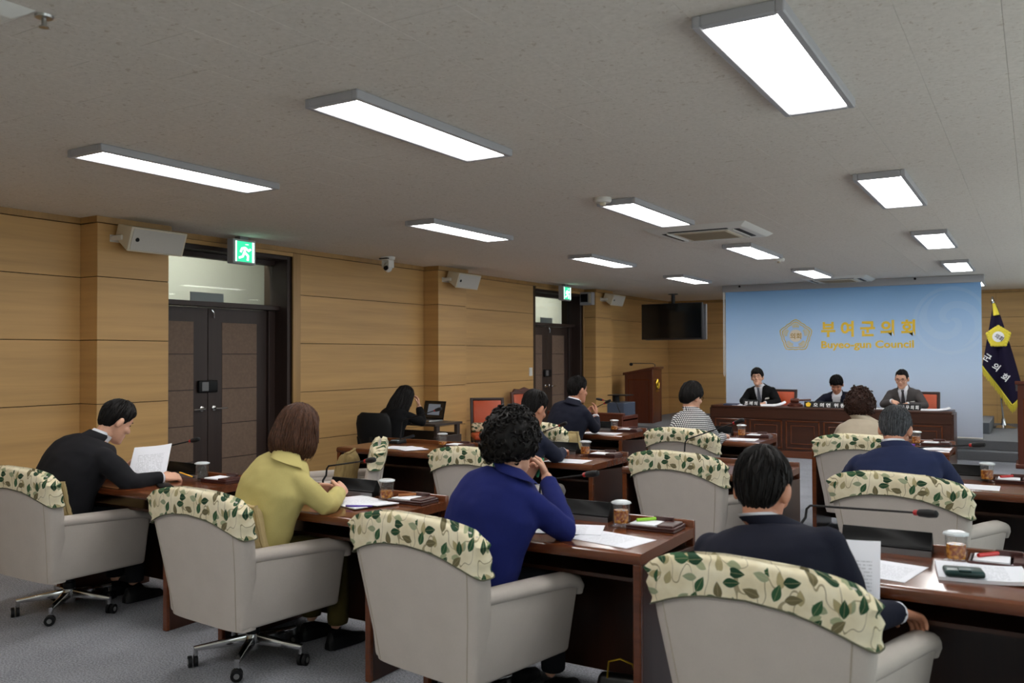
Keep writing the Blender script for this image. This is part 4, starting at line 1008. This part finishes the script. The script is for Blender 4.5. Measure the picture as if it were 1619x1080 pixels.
def head_mb():
    b = MB(); rings = []
    for z, hw, yf, yb in HR:
        rg = []
        for i in range(20):
            a = 2*math.pi*i/20; cx, sy = math.cos(a), math.sin(a); m_ = (yf+yb)/2; h = (yf-yb)/2
            rg.append(V((hw*math.copysign(abs(cx)**.85, cx), m_+h*math.copysign(abs(sy)**.9, sy), z)))
        rings.append(rg)
    b.loft(rings)
    b.tube([(0, .078, .022), (0, .088, .0), (0, .100, -.022), (0, .097, -.033)], [.008, .010, .0145, .010], 8)
    b.tube([(-.016, .086, -.028), (.016, .086, -.028)], .010, 8)
    b.tube([(-.045, .070, .032), (0, .083, .030), (.045, .070, .032)], [.008, .010, .008], 8)
    b.tube([(-.024, .079, -.060), (0, .087, -.058), (.024, .079, -.060)], [.006, .009, .006], 8)
    b.ell((0, .078, -.100), (.022, .014, .016))
    for s in (-1, 1):
        b.ell((s*.040, .062, -.025), (.024, .022, .022))
        b.ell((s*.078, -.008, -.006), (.012, .020, .034), M=(Rz(R(-s*22)) @ Rx(R(-10))).to_3x3())
    return b
def hair_mb(style, seed=0):
    th0 = {'short': .020, 'crop': .011, 'thick': .026, 'bob': .026, 'perm': .040, 'long': .024, 'pixie': .028}[style]
    NA, NT_ = 72, 26; b = MB(); outer = []; inner = []
    for i in range(NA):
        phi = 2*math.pi*i/NA                       # 0 = face side
        c = math.cos(phi); front = max(0, c); ang = abs(math.atan2(math.sin(phi), math.cos(phi)))*180/math.pi
        def lerp(tab, x):
            for (a, va), (b_, vb) in zip(tab[:-1], tab[1:]):
                if a <= x <= b_: return va+(vb-va)*(x-a)/(b_-a)
            return tab[-1][1]
        tab = {'short': [(0, 62), (35, 62), (55, 78), (70, 95), (80, 104), (93, 90), (104, 112), (116, 128), (140, 135), (180, 137)],
               'crop': [(0, 54), (35, 56), (55, 72), (70, 92), (80, 100), (93, 88), (104, 108), (116, 124), (140, 131), (180, 133)],
               'thick': [(0, 72), (30, 72), (52, 82), (70, 98), (80, 106), (93, 92), (104, 114), (116, 129), (140, 136), (180, 138)],
               'pixie': [(0, 74), (30, 74), (55, 90), (75, 106), (90, 104), (105, 112), (140, 136), (180, 139)],
               'bob': [(0, 70), (25, 70), (42, 92), (52, 150), (180, 150)], 'perm': [(0, 68), (30, 70), (50, 95), (65, 122), (110, 134), (180, 142)],
               'long': [(0, 62), (25, 66), (45, 95), (58, 150), (180, 150)]}[style]
        tm = R(lerp(tab, ang))
        dl = {'bob': .135, 'long': .36}.get(style, 0)
        A = (.0735, .0945, .105); cen = V((0, -.007, .013)); ro = []; ri = []
        for j in range(NT_+1):
            q = j/NT_
            if dl and tm > R(120):
                # over the crown to the equator, then hanging down
                sp = .5
                if q < sp: th = R(90)*q/sp; dz = 0
                else: th = R(90); dz = dl*(q-sp)/(1-sp)
            else: th = tm*q; dz = 0
            t_ = th0*(1.0-.25*math.sin(th)) if style != 'perm' else th0*(.9+.1*math.cos(th))
            if style in ('short', 'crop', 'thick'): t_ *= 1-.75*max(0, min(1, (th-R(58))/R(45)))
            edge = 1.0 if q < .8 else max(.12, math.cos((q-.8)/.2*math.pi/2)**.6)
            if dl and tm > R(120): edge = 1.0 if q < .93 else .75
            t_ *= edge
            if style == 'bob' and dz: t_ += .018*math.sin(dz/dl*math.pi*.9)-.012*(dz/dl)**3
            if style == 'long' and dz: t_ += .02*min(1, dz/.1)
            dirv = V((math.sin(th)*math.sin(phi), math.sin(th)*math.cos(phi), math.cos(th)))
            nz = noise.noise(V((math.sin(phi)*9+seed, math.cos(phi)*9, th*1.6)))*.0045+noise.noise(V((math.sin(phi)*22+seed, math.cos(phi)*22, th*2.5)))*.0025
            if style == 'perm': nz = noise.noise(dirv*9+V((seed, 0, 0)))*.014+noise.noise(dirv*22+V((0, seed, 0)))*.009
            if style in ('short', 'thick', 'pixie') and ang < 60: nz += .008*front*math.sin(q*math.pi)
            r_ = V((A[0]+t_+nz, A[1]+t_+nz, A[2]+t_+nz))
            sx = 1.0 if dl or style == 'perm' else 1-.10*max(0, (th-R(85))/R(45))
            p = cen+V((dirv.x*r_.x*sx, dirv.y*r_.y, dirv.z*r_.z))-V((0, 0, dz))
            if style == 'long' and dz: p.y -= .02*(dz/dl)
            ro.append(p); ii = .97 if not dz else .86
            ri.append(cen+V((dirv.x*A[0]*ii, dirv.y*A[1]*ii, dirv.z*A[2]*ii))-V((0, 0, dz*.985)))
        outer.append(ro); inner.append(ri)
    vs = []; fs = []; W = NT_+1
    for g in (outer, inner):
        for r_ in g: vs += r_
    o2 = NA*W
    for i in range(NA):
        k = (i+1) % NA
        for j in range(NT_):
            fs.append((i*W+j, i*W+j+1, k*W+j+1, k*W+j)); fs.append((o2+i*W+j, o2+k*W+j, o2+k*W+j+1, o2+i*W+j+1))
        fs.append((i*W+NT_, o2+i*W+NT_, o2+k*W+NT_, k*W+NT_))
    b.add(vs, fs)
    rnd = random.Random(seed*7+3); cen = V((0, -.007, .013))
    cnt = {'perm': 520, 'bob': 170, 'long': 150}.get(style, 300)
    for _ in range(cnt):
        i = rnd.randrange(NA); ang = abs((i if i <= NA/2 else i-NA)*360/NA)
        if style == 'perm':
            j = rnd.randint(1, NT_-1); p = outer[i][j]; dv = (p-cen).normalized(); a = V((rnd.uniform(-1, 1), rnd.uniform(-1, 1), rnd.uniform(-1, 1))); a = (a-dv*a.dot(dv)).normalized(); c2 = dv.cross(a)
            r0 = rnd.uniform(.008, .015); pts = [p+a*(r0*math.cos(t_))+c2*(r0*math.sin(t_))+dv*(.002+.004*math.sin(t_*.7)) for t_ in (0, .9, 1.8, 2.7, 3.6)]
            b.tube(pts, [.002, .0045, .005, .004, .001], 4); continue
        if style in ('bob', 'long'): j0 = rnd.randint(0, int(NT_*.55)); j1 = NT_
        else: j0 = rnd.randint(0, int(NT_*.72)); j1 = min(NT_-(2 if ang > 50 else 0), j0+rnd.randint(6, 12))
        dr = rnd.uniform(-.35, .35); lift = rnd.uniform(.001, .0045 if style in ('bob', 'long') else .009); pts = []
        if j1 > NT_*.6 and style not in ('bob', 'long'): lift *= .25
        K = 5
        for k in range(K+1):
            j = j0+(j1-j0)*k/K; jj = int(j); p = outer[int(i+dr*(j-j0)) % NA][min(jj, NT_)]; dv = (p-cen); dv.z *= .4; dv.normalize()
            pts.append(p+dv*(lift*(k/K)**1.5)-V((0, 0, .010*(k/K)**2 if style in ('bob', 'long') and k == K else .004*(k/K)**2)))
        w0 = rnd.uniform(.0025, .0055); b.tube(pts, [w0*.5, w0, w0*1.1, w0, w0*.7, .0006], 4)
    return b
def m_hair(name, rgb, hi):
    n = NT(name); n.set(.5, 0, .14); c = lin(rgb); h = lin(hi)
    f = n.noise(n.coord('Object', (1, 1, .12)), 190, 2); n.base(n.ramp(f, [(.35, c), (.7, h)])); n.bump(f, .25, .003)
    MATS[name] = n.m; return n.m
H_black = m_hair('black_hair', (13, 11, 11), (26, 23, 22)); H_brown = m_hair('brown_hair', (52, 34, 26), (92, 62, 46)); H_grey = m_hair('grey_hair', (40, 42, 46), (92, 94, 98)); H_dbrown = m_hair('dark_brown_hair', (34, 22, 18), (66, 42, 34))
def m_hound():
    n = NT('houndstooth'); n.set(.85, 0, .2); co = n.coord('Object')
    s = n.new('ShaderNodeSeparateXYZ', inp={0: co}); u = n.math('ADD', s.outputs[0], s.outputs[1])
    a = n.math('GREATER_THAN', n.math('SINE', n.math('MULTIPLY', u, 400)), 0); b = n.math('GREATER_THAN', n.math('SINE', n.math('MULTIPLY', s.outputs[2], 400)), 0)
    f = n.math('MULTIPLY', n.math('ADD', a, b), .5); n.base(n.ramp(f, [(.2, lin((235, 235, 235))), (.5, lin((120, 120, 124))), (.9, lin((18, 18, 22)))])); return n.m
CL = {'black': m_fabric('black_suit', (28, 28, 32), .12, 500), 'navy': m_fabric('navy_suit', (30, 34, 52), .12, 500), 'dnavy': m_fabric('dark_navy_suit', (26, 28, 42), .12, 500), 'midnavy': m_fabric('mid_navy_suit', (38, 46, 78), .12, 500),
      'royal': m_fabric('royal_blue_jacket', (24, 32, 92), .1, 400), 'yellow': m_fabric('yellow_jacket', (186, 174, 112), .06, 400), 'beige': m_fabric('beige_jacket', (176, 164, 146), .06, 400),
      'grey': m_fabric('grey_suit', (74, 70, 70), .1, 500), 'white': m_fabric('white_shirt', (226, 228, 236), .02, 500, .8, .1), 'hound': m_hound(), 'olive': m_fabric('olive_trousers', (70, 62, 30), .1), 'inkblack': m_fabric('ink_black_jacket', (14, 14, 16), .1)}
def person(label, pel, nk, yaw, head, hrot, L, Rr, cloth, hair, hmat, sw=.19, bulk=1.0, skin=None, shirt='white', vneck=True, tie=None, pants='black', hunch=.03, hands=((.5, .5)), glasses=None, cuff=True, lap=False, hs=1.0, badge=None, legs=True, seed=0, collar=True, nkup=.03):
    """L, Rr: (elbow, wrist, finger direction, palm normal)"""
    skin = skin or M_skin; pel = V(pel); nk = V(nk); head = V(head); O = V((pel.x, pel.y, 0)); ya = R(yaw)
    fw = V((-math.sin(ya), math.cos(ya), 0)); rt = V((math.cos(ya), math.sin(ya), 0)); nk = nk+V((0, 0, nkup)); sp = nk-pel; up = sp.normalized()
    f2 = up.cross(rt).normalized(); r2 = f2.cross(up).normalized()
    loc = lambda p: V(p)-O
    def ctr(t): return pel+sp*t-f2*(hunch*math.sin(max(0, min(1, t))*math.pi))
    def trings(g, tab, n=24, pw=.9):
        out = []
        for t, a, d in tab:
            c = loc(ctr(t)); a = a*bulk+g; d = d*bulk+g
            out.append([c+r2*(a*math.copysign(abs(math.cos(q))**pw, math.cos(q)))+f2*(d*math.copysign(abs(math.sin(q))**pw, math.sin(q))) for q in [2*math.pi*i/n for i in range(n)]])
        return out
    TT = [(-.17, .175, .14), (-.02, .185, .145), (.2, .175, .132), (.45, .182, .132), (.66, .195, .132), (.80, sw+.004, .120), (.885, sw*.93, .104), (.95, sw*.66, .086), (1.01, .070, .066)]
    shp = [loc(ctr(.82))+r2*s*(sw*bulk-.028) for s in (-1, 1)]
    arms = [L, Rr]
    # --- body: head, neck, trunk, limbs and hands
    Mh = T(loc(head)) @ Rz(ya+R(hrot[0])) @ Rx(R(-hrot[1])) @ Ry(R(hrot[2])) @ Matrix.Scale(hs, 4)
    hb = head_mb().xf(Mh)
    n0 = Mh @ V((0, -.030, -.045)); n1 = Mh @ V((0, -.026, -.085))
    hb.tube([n0, n1, loc(nk)*.55+n1*.45, loc(nk)-up*.03, loc(nk)-up*.08], [.050, .051, .053, .060, .07], 14)
    parts = [remesh(hb, .0055, 3)]
    core = MB().loft(trings(-.03, TT[1:]))
    for i, (el, wr, fd, pn) in enumerate(arms):
        core.tube([shp[i], loc(el), loc(V(el).lerp(V(wr), .97))], [.042, .034, .026], 8)
    for s in (-1, 1):
        if legs: core.tube([loc(pel)+rt*s*.09, loc(pel)+rt*s*.10+fw*.40-V((0, 0, .02)), loc(pel)+rt*s*.10+fw*.42+V((0, 0, .10-pel.z))], [.07, .05, .035], 8)
    parts.append(remesh(core, .02, 2))
    for i, (el, wr, fd, pn) in enumerate(arms):
        h = hand_mb(loc(wr), fd, pn, -1 if i == 0 else 1, hands[i] if not isinstance(hands[i], tuple) else hands[i][0], .97)
        h.tube([loc(V(wr).lerp(V(el), .35)), loc(wr), loc(wr)+V(fd).normalized()*.01], [.031, .026, .025], 10)
        parts.append(remesh(h, .0036, 2))
    body = link('person', join(parts, 'person'), skin); body.location = O; tag(body, label, 'person', 'people seated in the chamber')
    for s in (-1, 1):
        MB().ell((s*.031, .0745, .010), (.0125, .006, .0045), 10, 6).xf(Mh).build('eye', M_eye, body)
        MB().tube([(s*.016, .084, .030), (s*.033, .082, .034), (s*.048, .072, .030)], [.003, .004, .002], 6).xf(Mh).build('eyebrow', H_black, body)
    MB().tube([(-.022, .084, -.059), (0, .0945, -.057), (.022, .084, -.059)], [.002, .0042, .002], 6).xf(Mh).build('lips', M_lip, body)
    link('hair', hair_mb(hair, seed).xf(Mh).mesh('hair', ang=80), hmat, body)
    if glasses:
        g = MB(); gm = mat('glasses_frame', (60, 48, 44), .3, .6)
        for s in (-1, 1):
            g.tube([(s*.034+.024*math.cos(a), .093-abs(s*.034+.024*math.cos(a))*.12, .006+.019*math.sin(a)) for a in [2*math.pi*i/18 for i in range(19)]], .0017, 5)
            g.tube([(s*.058, .085, .010), (s*.076, .0, .004)], .0017, 5)
        g.tube([(-.010, .095, .010), (.010, .095, .010)], .0016, 5); g.xf(Mh).build('glasses', gm, body)
    # --- clothes
    cm = CL[cloth]
    jk = MB().loft(trings(.012, TT[:-1]+[(.985, .082, .076)]))
    sl = .93
    for i, (el, wr, fd, pn) in enumerate(arms):
        e = loc(el); w_ = e.lerp(loc(wr), sl); s0 = shp[i]
        jk.ell(s0, (.060*bulk, .060*bulk, .052*bulk)); jk.tube([s0, s0.lerp(e, .3), s0.lerp(e, .6), e, e.lerp(w_, .12), e.lerp(w_, .6), w_], [.058*bulk, .060*bulk, .058*bulk, .054*bulk, .053*bulk, .047, .041], 14)
    jm = remesh(jk, .0095, 5, .0058, 11, 'jacket')
    if vneck:
        bm = bmesh.new(); bm.from_mesh(jm); kill = []
        for f in bm.faces:
            c = f.calc_center_median()-loc(pel); t = c.dot(up)/sp.length; x = c.dot(r2); y = (c-(loc(ctr(t))-loc(pel))).dot(f2)
            if y > .03 and .22 < t < 1.05 and abs(x) < (t-.22)*.088: kill.append(f)
        bmesh.ops.delete(bm, geom=kill, context='FACES'); bm.to_mesh(jm); bm.free(); shade(jm, 75)
    link('jacket', jm, cm, body)
    sm = MB().loft(trings(.002, TT[1:-1]+[(.97, .074, .068)])); link('shirt', remesh(sm, .012, 2, 0, 1, 'shirt'), CL[shirt] if isinstance(shirt, str) else shirt, body)
    nb = loc(nk)+up*.012; cn = (n1-loc(nk)).normalized()
    if collar:
        def cring(r_, h, dr=0): return [nb+cn*(h+ (.012 if math.sin(q) < 0 else -.010*math.sin(q)))+r2*(r_*math.cos(q))+f2*(r_*1.02*math.sin(q)) for q in [2*math.pi*i/24 for i in range(24)]]
        MB().loft([cring(.070, -.03), cring(.064, .0), cring(.061, .024), cring(.057, .024), cring(.058, -.03)], False).build('shirt_collar', CL[shirt], body, ang=60)
    if True:
        jr = [[nb+cn*(h+.010*(1 if math.sin(q) < 0 else -2.2*math.sin(q)))+r2*(r_*math.cos(q))+f2*(r_*math.sin(q)) for q in [math.pi*.97+math.pi*1.06*i/20 for i in range(21)]] for r_, h in ((.100, -.070), (.092, -.048), (.083, -.022), (.074, .008), (.069, .010), (.068, -.02))]
        MB().loft(jr, False, False).build('jacket_collar', cm, body, ang=60)
    for i, (el, wr, fd, pn) in enumerate(arms):
        if cuff:
            e = loc(el); MB().tube([e.lerp(loc(wr), .86), e.lerp(loc(wr), .975)], [.037, .0355], 14).build('shirt_cuff', CL[shirt], body)
    if lap:
        for s in (-1, 1):
            pl = []
            for t, x, wd in ((.98, .066, .012), (.85, .056, .045), (.62, .036, .052), (.40, .017, .030), (.25, .003, .008)):
                dd = [d for tt, a, d in TT if tt <= t][-1]*bulk+.013
                c = loc(ctr(t)); pl.append((c+r2*s*x+f2*(dd*math.sqrt(max(.2, 1-(x/.19)**2))), c+r2*s*(x+wd)+f2*(dd*math.sqrt(max(.2, 1-((x+wd)/.19)**2))+.004)))
            b = MB(); vs = []; fs = []
            for a, c in pl: vs += [a, c, a+f2*.006, c+f2*.006]
            for k in range(len(pl)-1):
                o = k*4; fs += [(o, o+1, o+5, o+4), (o+2, o+6, o+7, o+3), (o, o+4, o+6, o+2), (o+1, o+3, o+7, o+5)]
            b.add(vs, fs).build('lapel', cm, body)
    if tie:
        b = MB(); vs = []; fs = []
        for t, wd in ((.975, .018), (.935, .020), (.92, .014), (.7, .024), (.45, .034), (.25, .036)):
            dd = [d for tt, a, d in TT if tt <= t][-1]*bulk+.010; c = loc(ctr(t))+f2*dd
            vs += [c-r2*wd, c+r2*wd, c+r2*wd+f2*.006, c-r2*wd+f2*.006]
        for k in range(5):
            o = k*4; fs += [(o, o+1, o+5, o+4), (o+1, o+2, o+6, o+5), (o+2, o+3, o+7, o+6), (o+3, o, o+4, o+7)]
        b.add(vs, fs).build('tie', mat('tie_'+str(tie), tie, .6), body)
    if badge:
        c = loc(ctr(.62))+r2*badge+f2*(.132*bulk+.002); MB().box(-.045, .045, -.004, .004, -.011, .011).xf(T(c) @ Rz(ya) @ Ry(R(10))).build('name_badge', M_white, body)
    if legs:
        tr = MB(); tr.ell(loc(pel)-V((0, 0, .02)), (.175*bulk, .15, .10))
        for s in (-1, 1):
            a = loc(pel)+rt*s*.09; k = a+fw*.42+rt*s*.02-V((0, 0, .015)); an = k+fw*.0+V((0, 0, .12-k.z))
            tr.tube([a, a.lerp(k, .5), k, k.lerp(an, .5), an], [.088*bulk, .08, .066, .058, .055], 12)
            sh = MB(); sh.loft([[an+fw*q+V((0, 0, -.115))+rt*(w_*math.cos(z))+V((0, 0, max(0, h*math.sin(z)))) for z in [2*math.pi*i/12 for i in range(12)]] for q, w_, h in ((-.07, .02, .05), (-.05, .034, .09), (.02, .038, .085), (.10, .042, .055), (.17, .034, .04), (.19, .015, .02))])
            sh.build('shoe', M_black, body)
        link('trousers', remesh(tr, .014, 3, .003, 12, 'trousers'), CL[pants], body)
    return body
D_ = V((0, 0, -1))
def arm(e, w_, fd, pn=D_): return (e, w_, fd, pn)
person('man in a black suit bent over papers by the left wall', (-4.87, 2.93, .54), (-4.78, 3.13, .985), -4, (-4.755, 3.225, 1.105), (-6, 30, 0),
       arm((-5.02, 3.14, .76), (-4.87, 3.36, .80), (.15, 1, .05), (1, 0, -.3)), arm((-4.46, 3.13, .765), (-4.475, 3.34, .775), (.35, 1, .0), (-.6, .1, -1)), 'black', 'short', H_black, .20, 1.12, hunch=.06, hands=(.5, .55), seed=1)
person('woman with a brown bob in a yellow jacket', (-3.25, 2.95, .54), (-3.13, 3.06, .985), -8, (-3.135, 3.12, 1.125), (-10, 10, 3),
       arm((-3.42, 3.08, .77), (-3.27, 3.36, .79), (.6, .9, .1), (.7, -.2, -.7)), arm((-2.92, 3.10, .775), (-3.08, 3.36, .795), (-.5, .9, .2), (-.7, -.2, -.5)), 'yellow', 'bob', H_brown, .165, .93, cuff=False, collar=False, pants='olive', shirt='yellow', hands=(.5, .45), vneck=False, seed=2)
person('woman with curly black hair in a royal blue jacket', (-1.97, 2.93, .54), (-1.86, 3.05, .985), -6, (-1.875, 3.09, 1.125), (-8, 6, 0),
       arm((-2.10, 3.13, .77), (-1.98, 3.36, .92), (.45, .3, 1), (.8, -.2, -.1)), arm((-1.66, 3.16, .775), (-1.865, 3.37, .955), (-.45, .25, .6), (-.8, -.3, .1)), 'royal', 'perm', H_black, .175, .98, cuff=False, collar=False, shirt='royal', hands=(.7, .7), vneck=False, seed=3, nkup=.04)
person('man in a dark navy suit reading a document at bottom right', (-.70, 2.80, .52), (-.765, 2.88, .915), -8, (-.79, 2.92, 1.045), (4, 14, 0),
       arm((-.98, 2.92, .66), (-.735, 2.99, .66), (.9, .15, .25), (.1, -.6, .8)), arm((-.485, 2.84, .69), (-.385, 3.035, .668), (.42, .85, -.30), (.15, -.2, -1)), 'dnavy', 'short', H_black, .20, 1.10, skin=M_skin2, hands=(.6, .55), seed=4, hs=1.08)
person('man in a navy suit leaning on his desk behind royal blue', (-3.18, 5.10, .54), (-3.05, 5.25, .985), -6, (-3.04, 5.31, 1.12), (-8, 22, 0),
       arm((-3.30, 5.45, .78), (-3.18, 5.62, .79), (.5, .8, 0), D_), arm((-2.92, 5.42, .78), (-2.98, 5.62, .79), (-.3, .9, 0), D_), 'navy', 'short', H_black, .19, 1.0, skin=M_skin2, legs=False, seed=5)
person('man in a dark navy suit sitting upright before the far door', (-3.84, 7.22, .56), (-3.74, 7.30, 1.03), -12, (-3.735, 7.36, 1.165), (-14, 6, 0),
       arm((-3.98, 7.42, .80), (-3.80, 7.66, .88), (.3, .4, 1), (.8, 0, 0)), arm((-3.60, 7.46, .80), (-3.68, 7.64, .90), (-.1, .4, 1), (-.8, -.2, 0)), 'dnavy', 'short', H_black, .19, 1.0, skin=M_skin2, legs=False, hands=(.4, .4), seed=6)
person('woman with short black hair in a houndstooth jacket', (-2.56, 7.20, .54), (-2.575, 7.27, .985), -6, (-2.59, 7.31, 1.125), (-18, 10, 0),
       arm((-2.78, 7.42, .76), (-2.66, 7.60, .775), (.5, .8, 0), D_), arm((-2.40, 7.40, .74), (-2.385, 7.56, .775), (-.1, .9, 0), D_), 'hound', 'pixie', H_black, .165, .93, cuff=False, collar=False, glasses=True, vneck=False, shirt='hound', legs=False, seed=7)
person('woman with brown wavy hair in a beige jacket', (-1.18, 7.30, .52), (-1.20, 7.36, .955), 0, (-1.215, 7.40, 1.075), (0, 14, 0),
       arm((-1.42, 7.50, .76), (-1.27, 7.68, .775), (.4, .8, 0), D_), arm((-.98, 7.50, .76), (-1.06, 7.68, .775), (-.4, .8, 0), D_), 'beige', 'perm', H_dbrown, .165, .95, cuff=False, collar=False, vneck=False, shirt='beige', legs=False, seed=8)
person('grey-haired man in a navy suit seen from behind', (-.62, 5.08, .52), (-.665, 5.20, .955), -2, (-.68, 5.27, 1.075), (0, 22, 0),
       arm((-.95, 5.42, .77), (-.78, 5.62, .78), (.5, .8, 0), D_), arm((-.40, 5.40, .77), (-.52, 5.62, .78), (-.4, .9, 0), D_), 'midnavy', 'short', H_grey, .20, 1.05, skin=M_skin2, legs=False, seed=9)
person('woman in black with long black hair at the laptop table', (-6.02, 7.32, .54), (-5.99, 7.46, .90), -8, (-5.955, 7.53, 1.035), (-14, 24, 0),
       arm((-6.20, 7.62, .72), (-6.12, 7.86, .75), (.3, .9, 0), D_), arm((-5.80, 7.66, .76), (-5.90, 7.72, .93), (-.2, .1, 1), (-.7, -.5, 0)), 'inkblack', 'long', H_black, .165, .92, cuff=False, collar=False, vneck=False, shirt='inkblack', legs=False, seed=10)
def presider(label, x, hz, hrot, cloth, hair, tie, badge, glasses, lean=.12, dxh=0, hands_=None, seed=0, skin=None):
    hp = hands_ or ((x+.12, 13.09, .765), (x-.12, 13.09, .765))
    nk = V((x+dxh*.6, 13.48-lean, hz-.150))
    return person(label, (x, 13.52, .54), nk, 180, (x+dxh, 13.45-lean-.02, hz), hrot,
        arm((x+.27, 13.30, .77), hp[0], (-.4, -.9, 0), D_), arm((x-.27, 13.30, .77), hp[1], (.4, -.9, 0), D_), cloth, hair, H_black, .195, 1.02, tie=tie, badge=badge, glasses=glasses, lap=True, legs=False, seed=seed, skin=skin, hs=1.07)
presider('bespectacled man in a black suit and grey tie at left of the presiding table', -3.62, 1.145, (6, -4, 4), 'inkblack', 'thick', (92, 96, 108), -.10, True, .06, -.06, seed=11)
presider('man in a navy jacket writing at the middle of the presiding table', -2.50, 1.055, (0, 34, 0), 'dnavy', 'thick', None, None, False, .14, 0, seed=12, skin=M_skin2)
presider('man in a grey suit and dark tie at right of the presiding table', -1.60, 1.145, (-8, 16, 0), 'grey', 'crop', (44, 42, 48), -.10, True, .06, -.03, ((-1.55, 13.16, .80), (-1.73, 13.18, .84)), seed=13)
# things held in hands
paper((-4.715, 3.43), 0, 'printed sheets held up by the man in black', z=.825, tilt=(R(44), R(-4), R(38)), n=3, curl=.012, w=.23)
pen((-4.42, 3.42, .80), (-4.335, 3.465, .768), 'pencil', (226, 168, 30), 'yellow pencil in the hand of the man in black', .0045)
o = paper((-.545, 3.02), 0, 'printed document held up by the man at bottom right', z=.745, tilt=(R(58), R(0), R(6)), n=2, curl=.01)
pen((-1.93, 3.40, .95), (-1.90, 3.41, 1.05), 'green_pen', (40, 150, 110), 'green pen held by the woman in royal blue', .006)

bpy.data.scenes.remove(WORK)
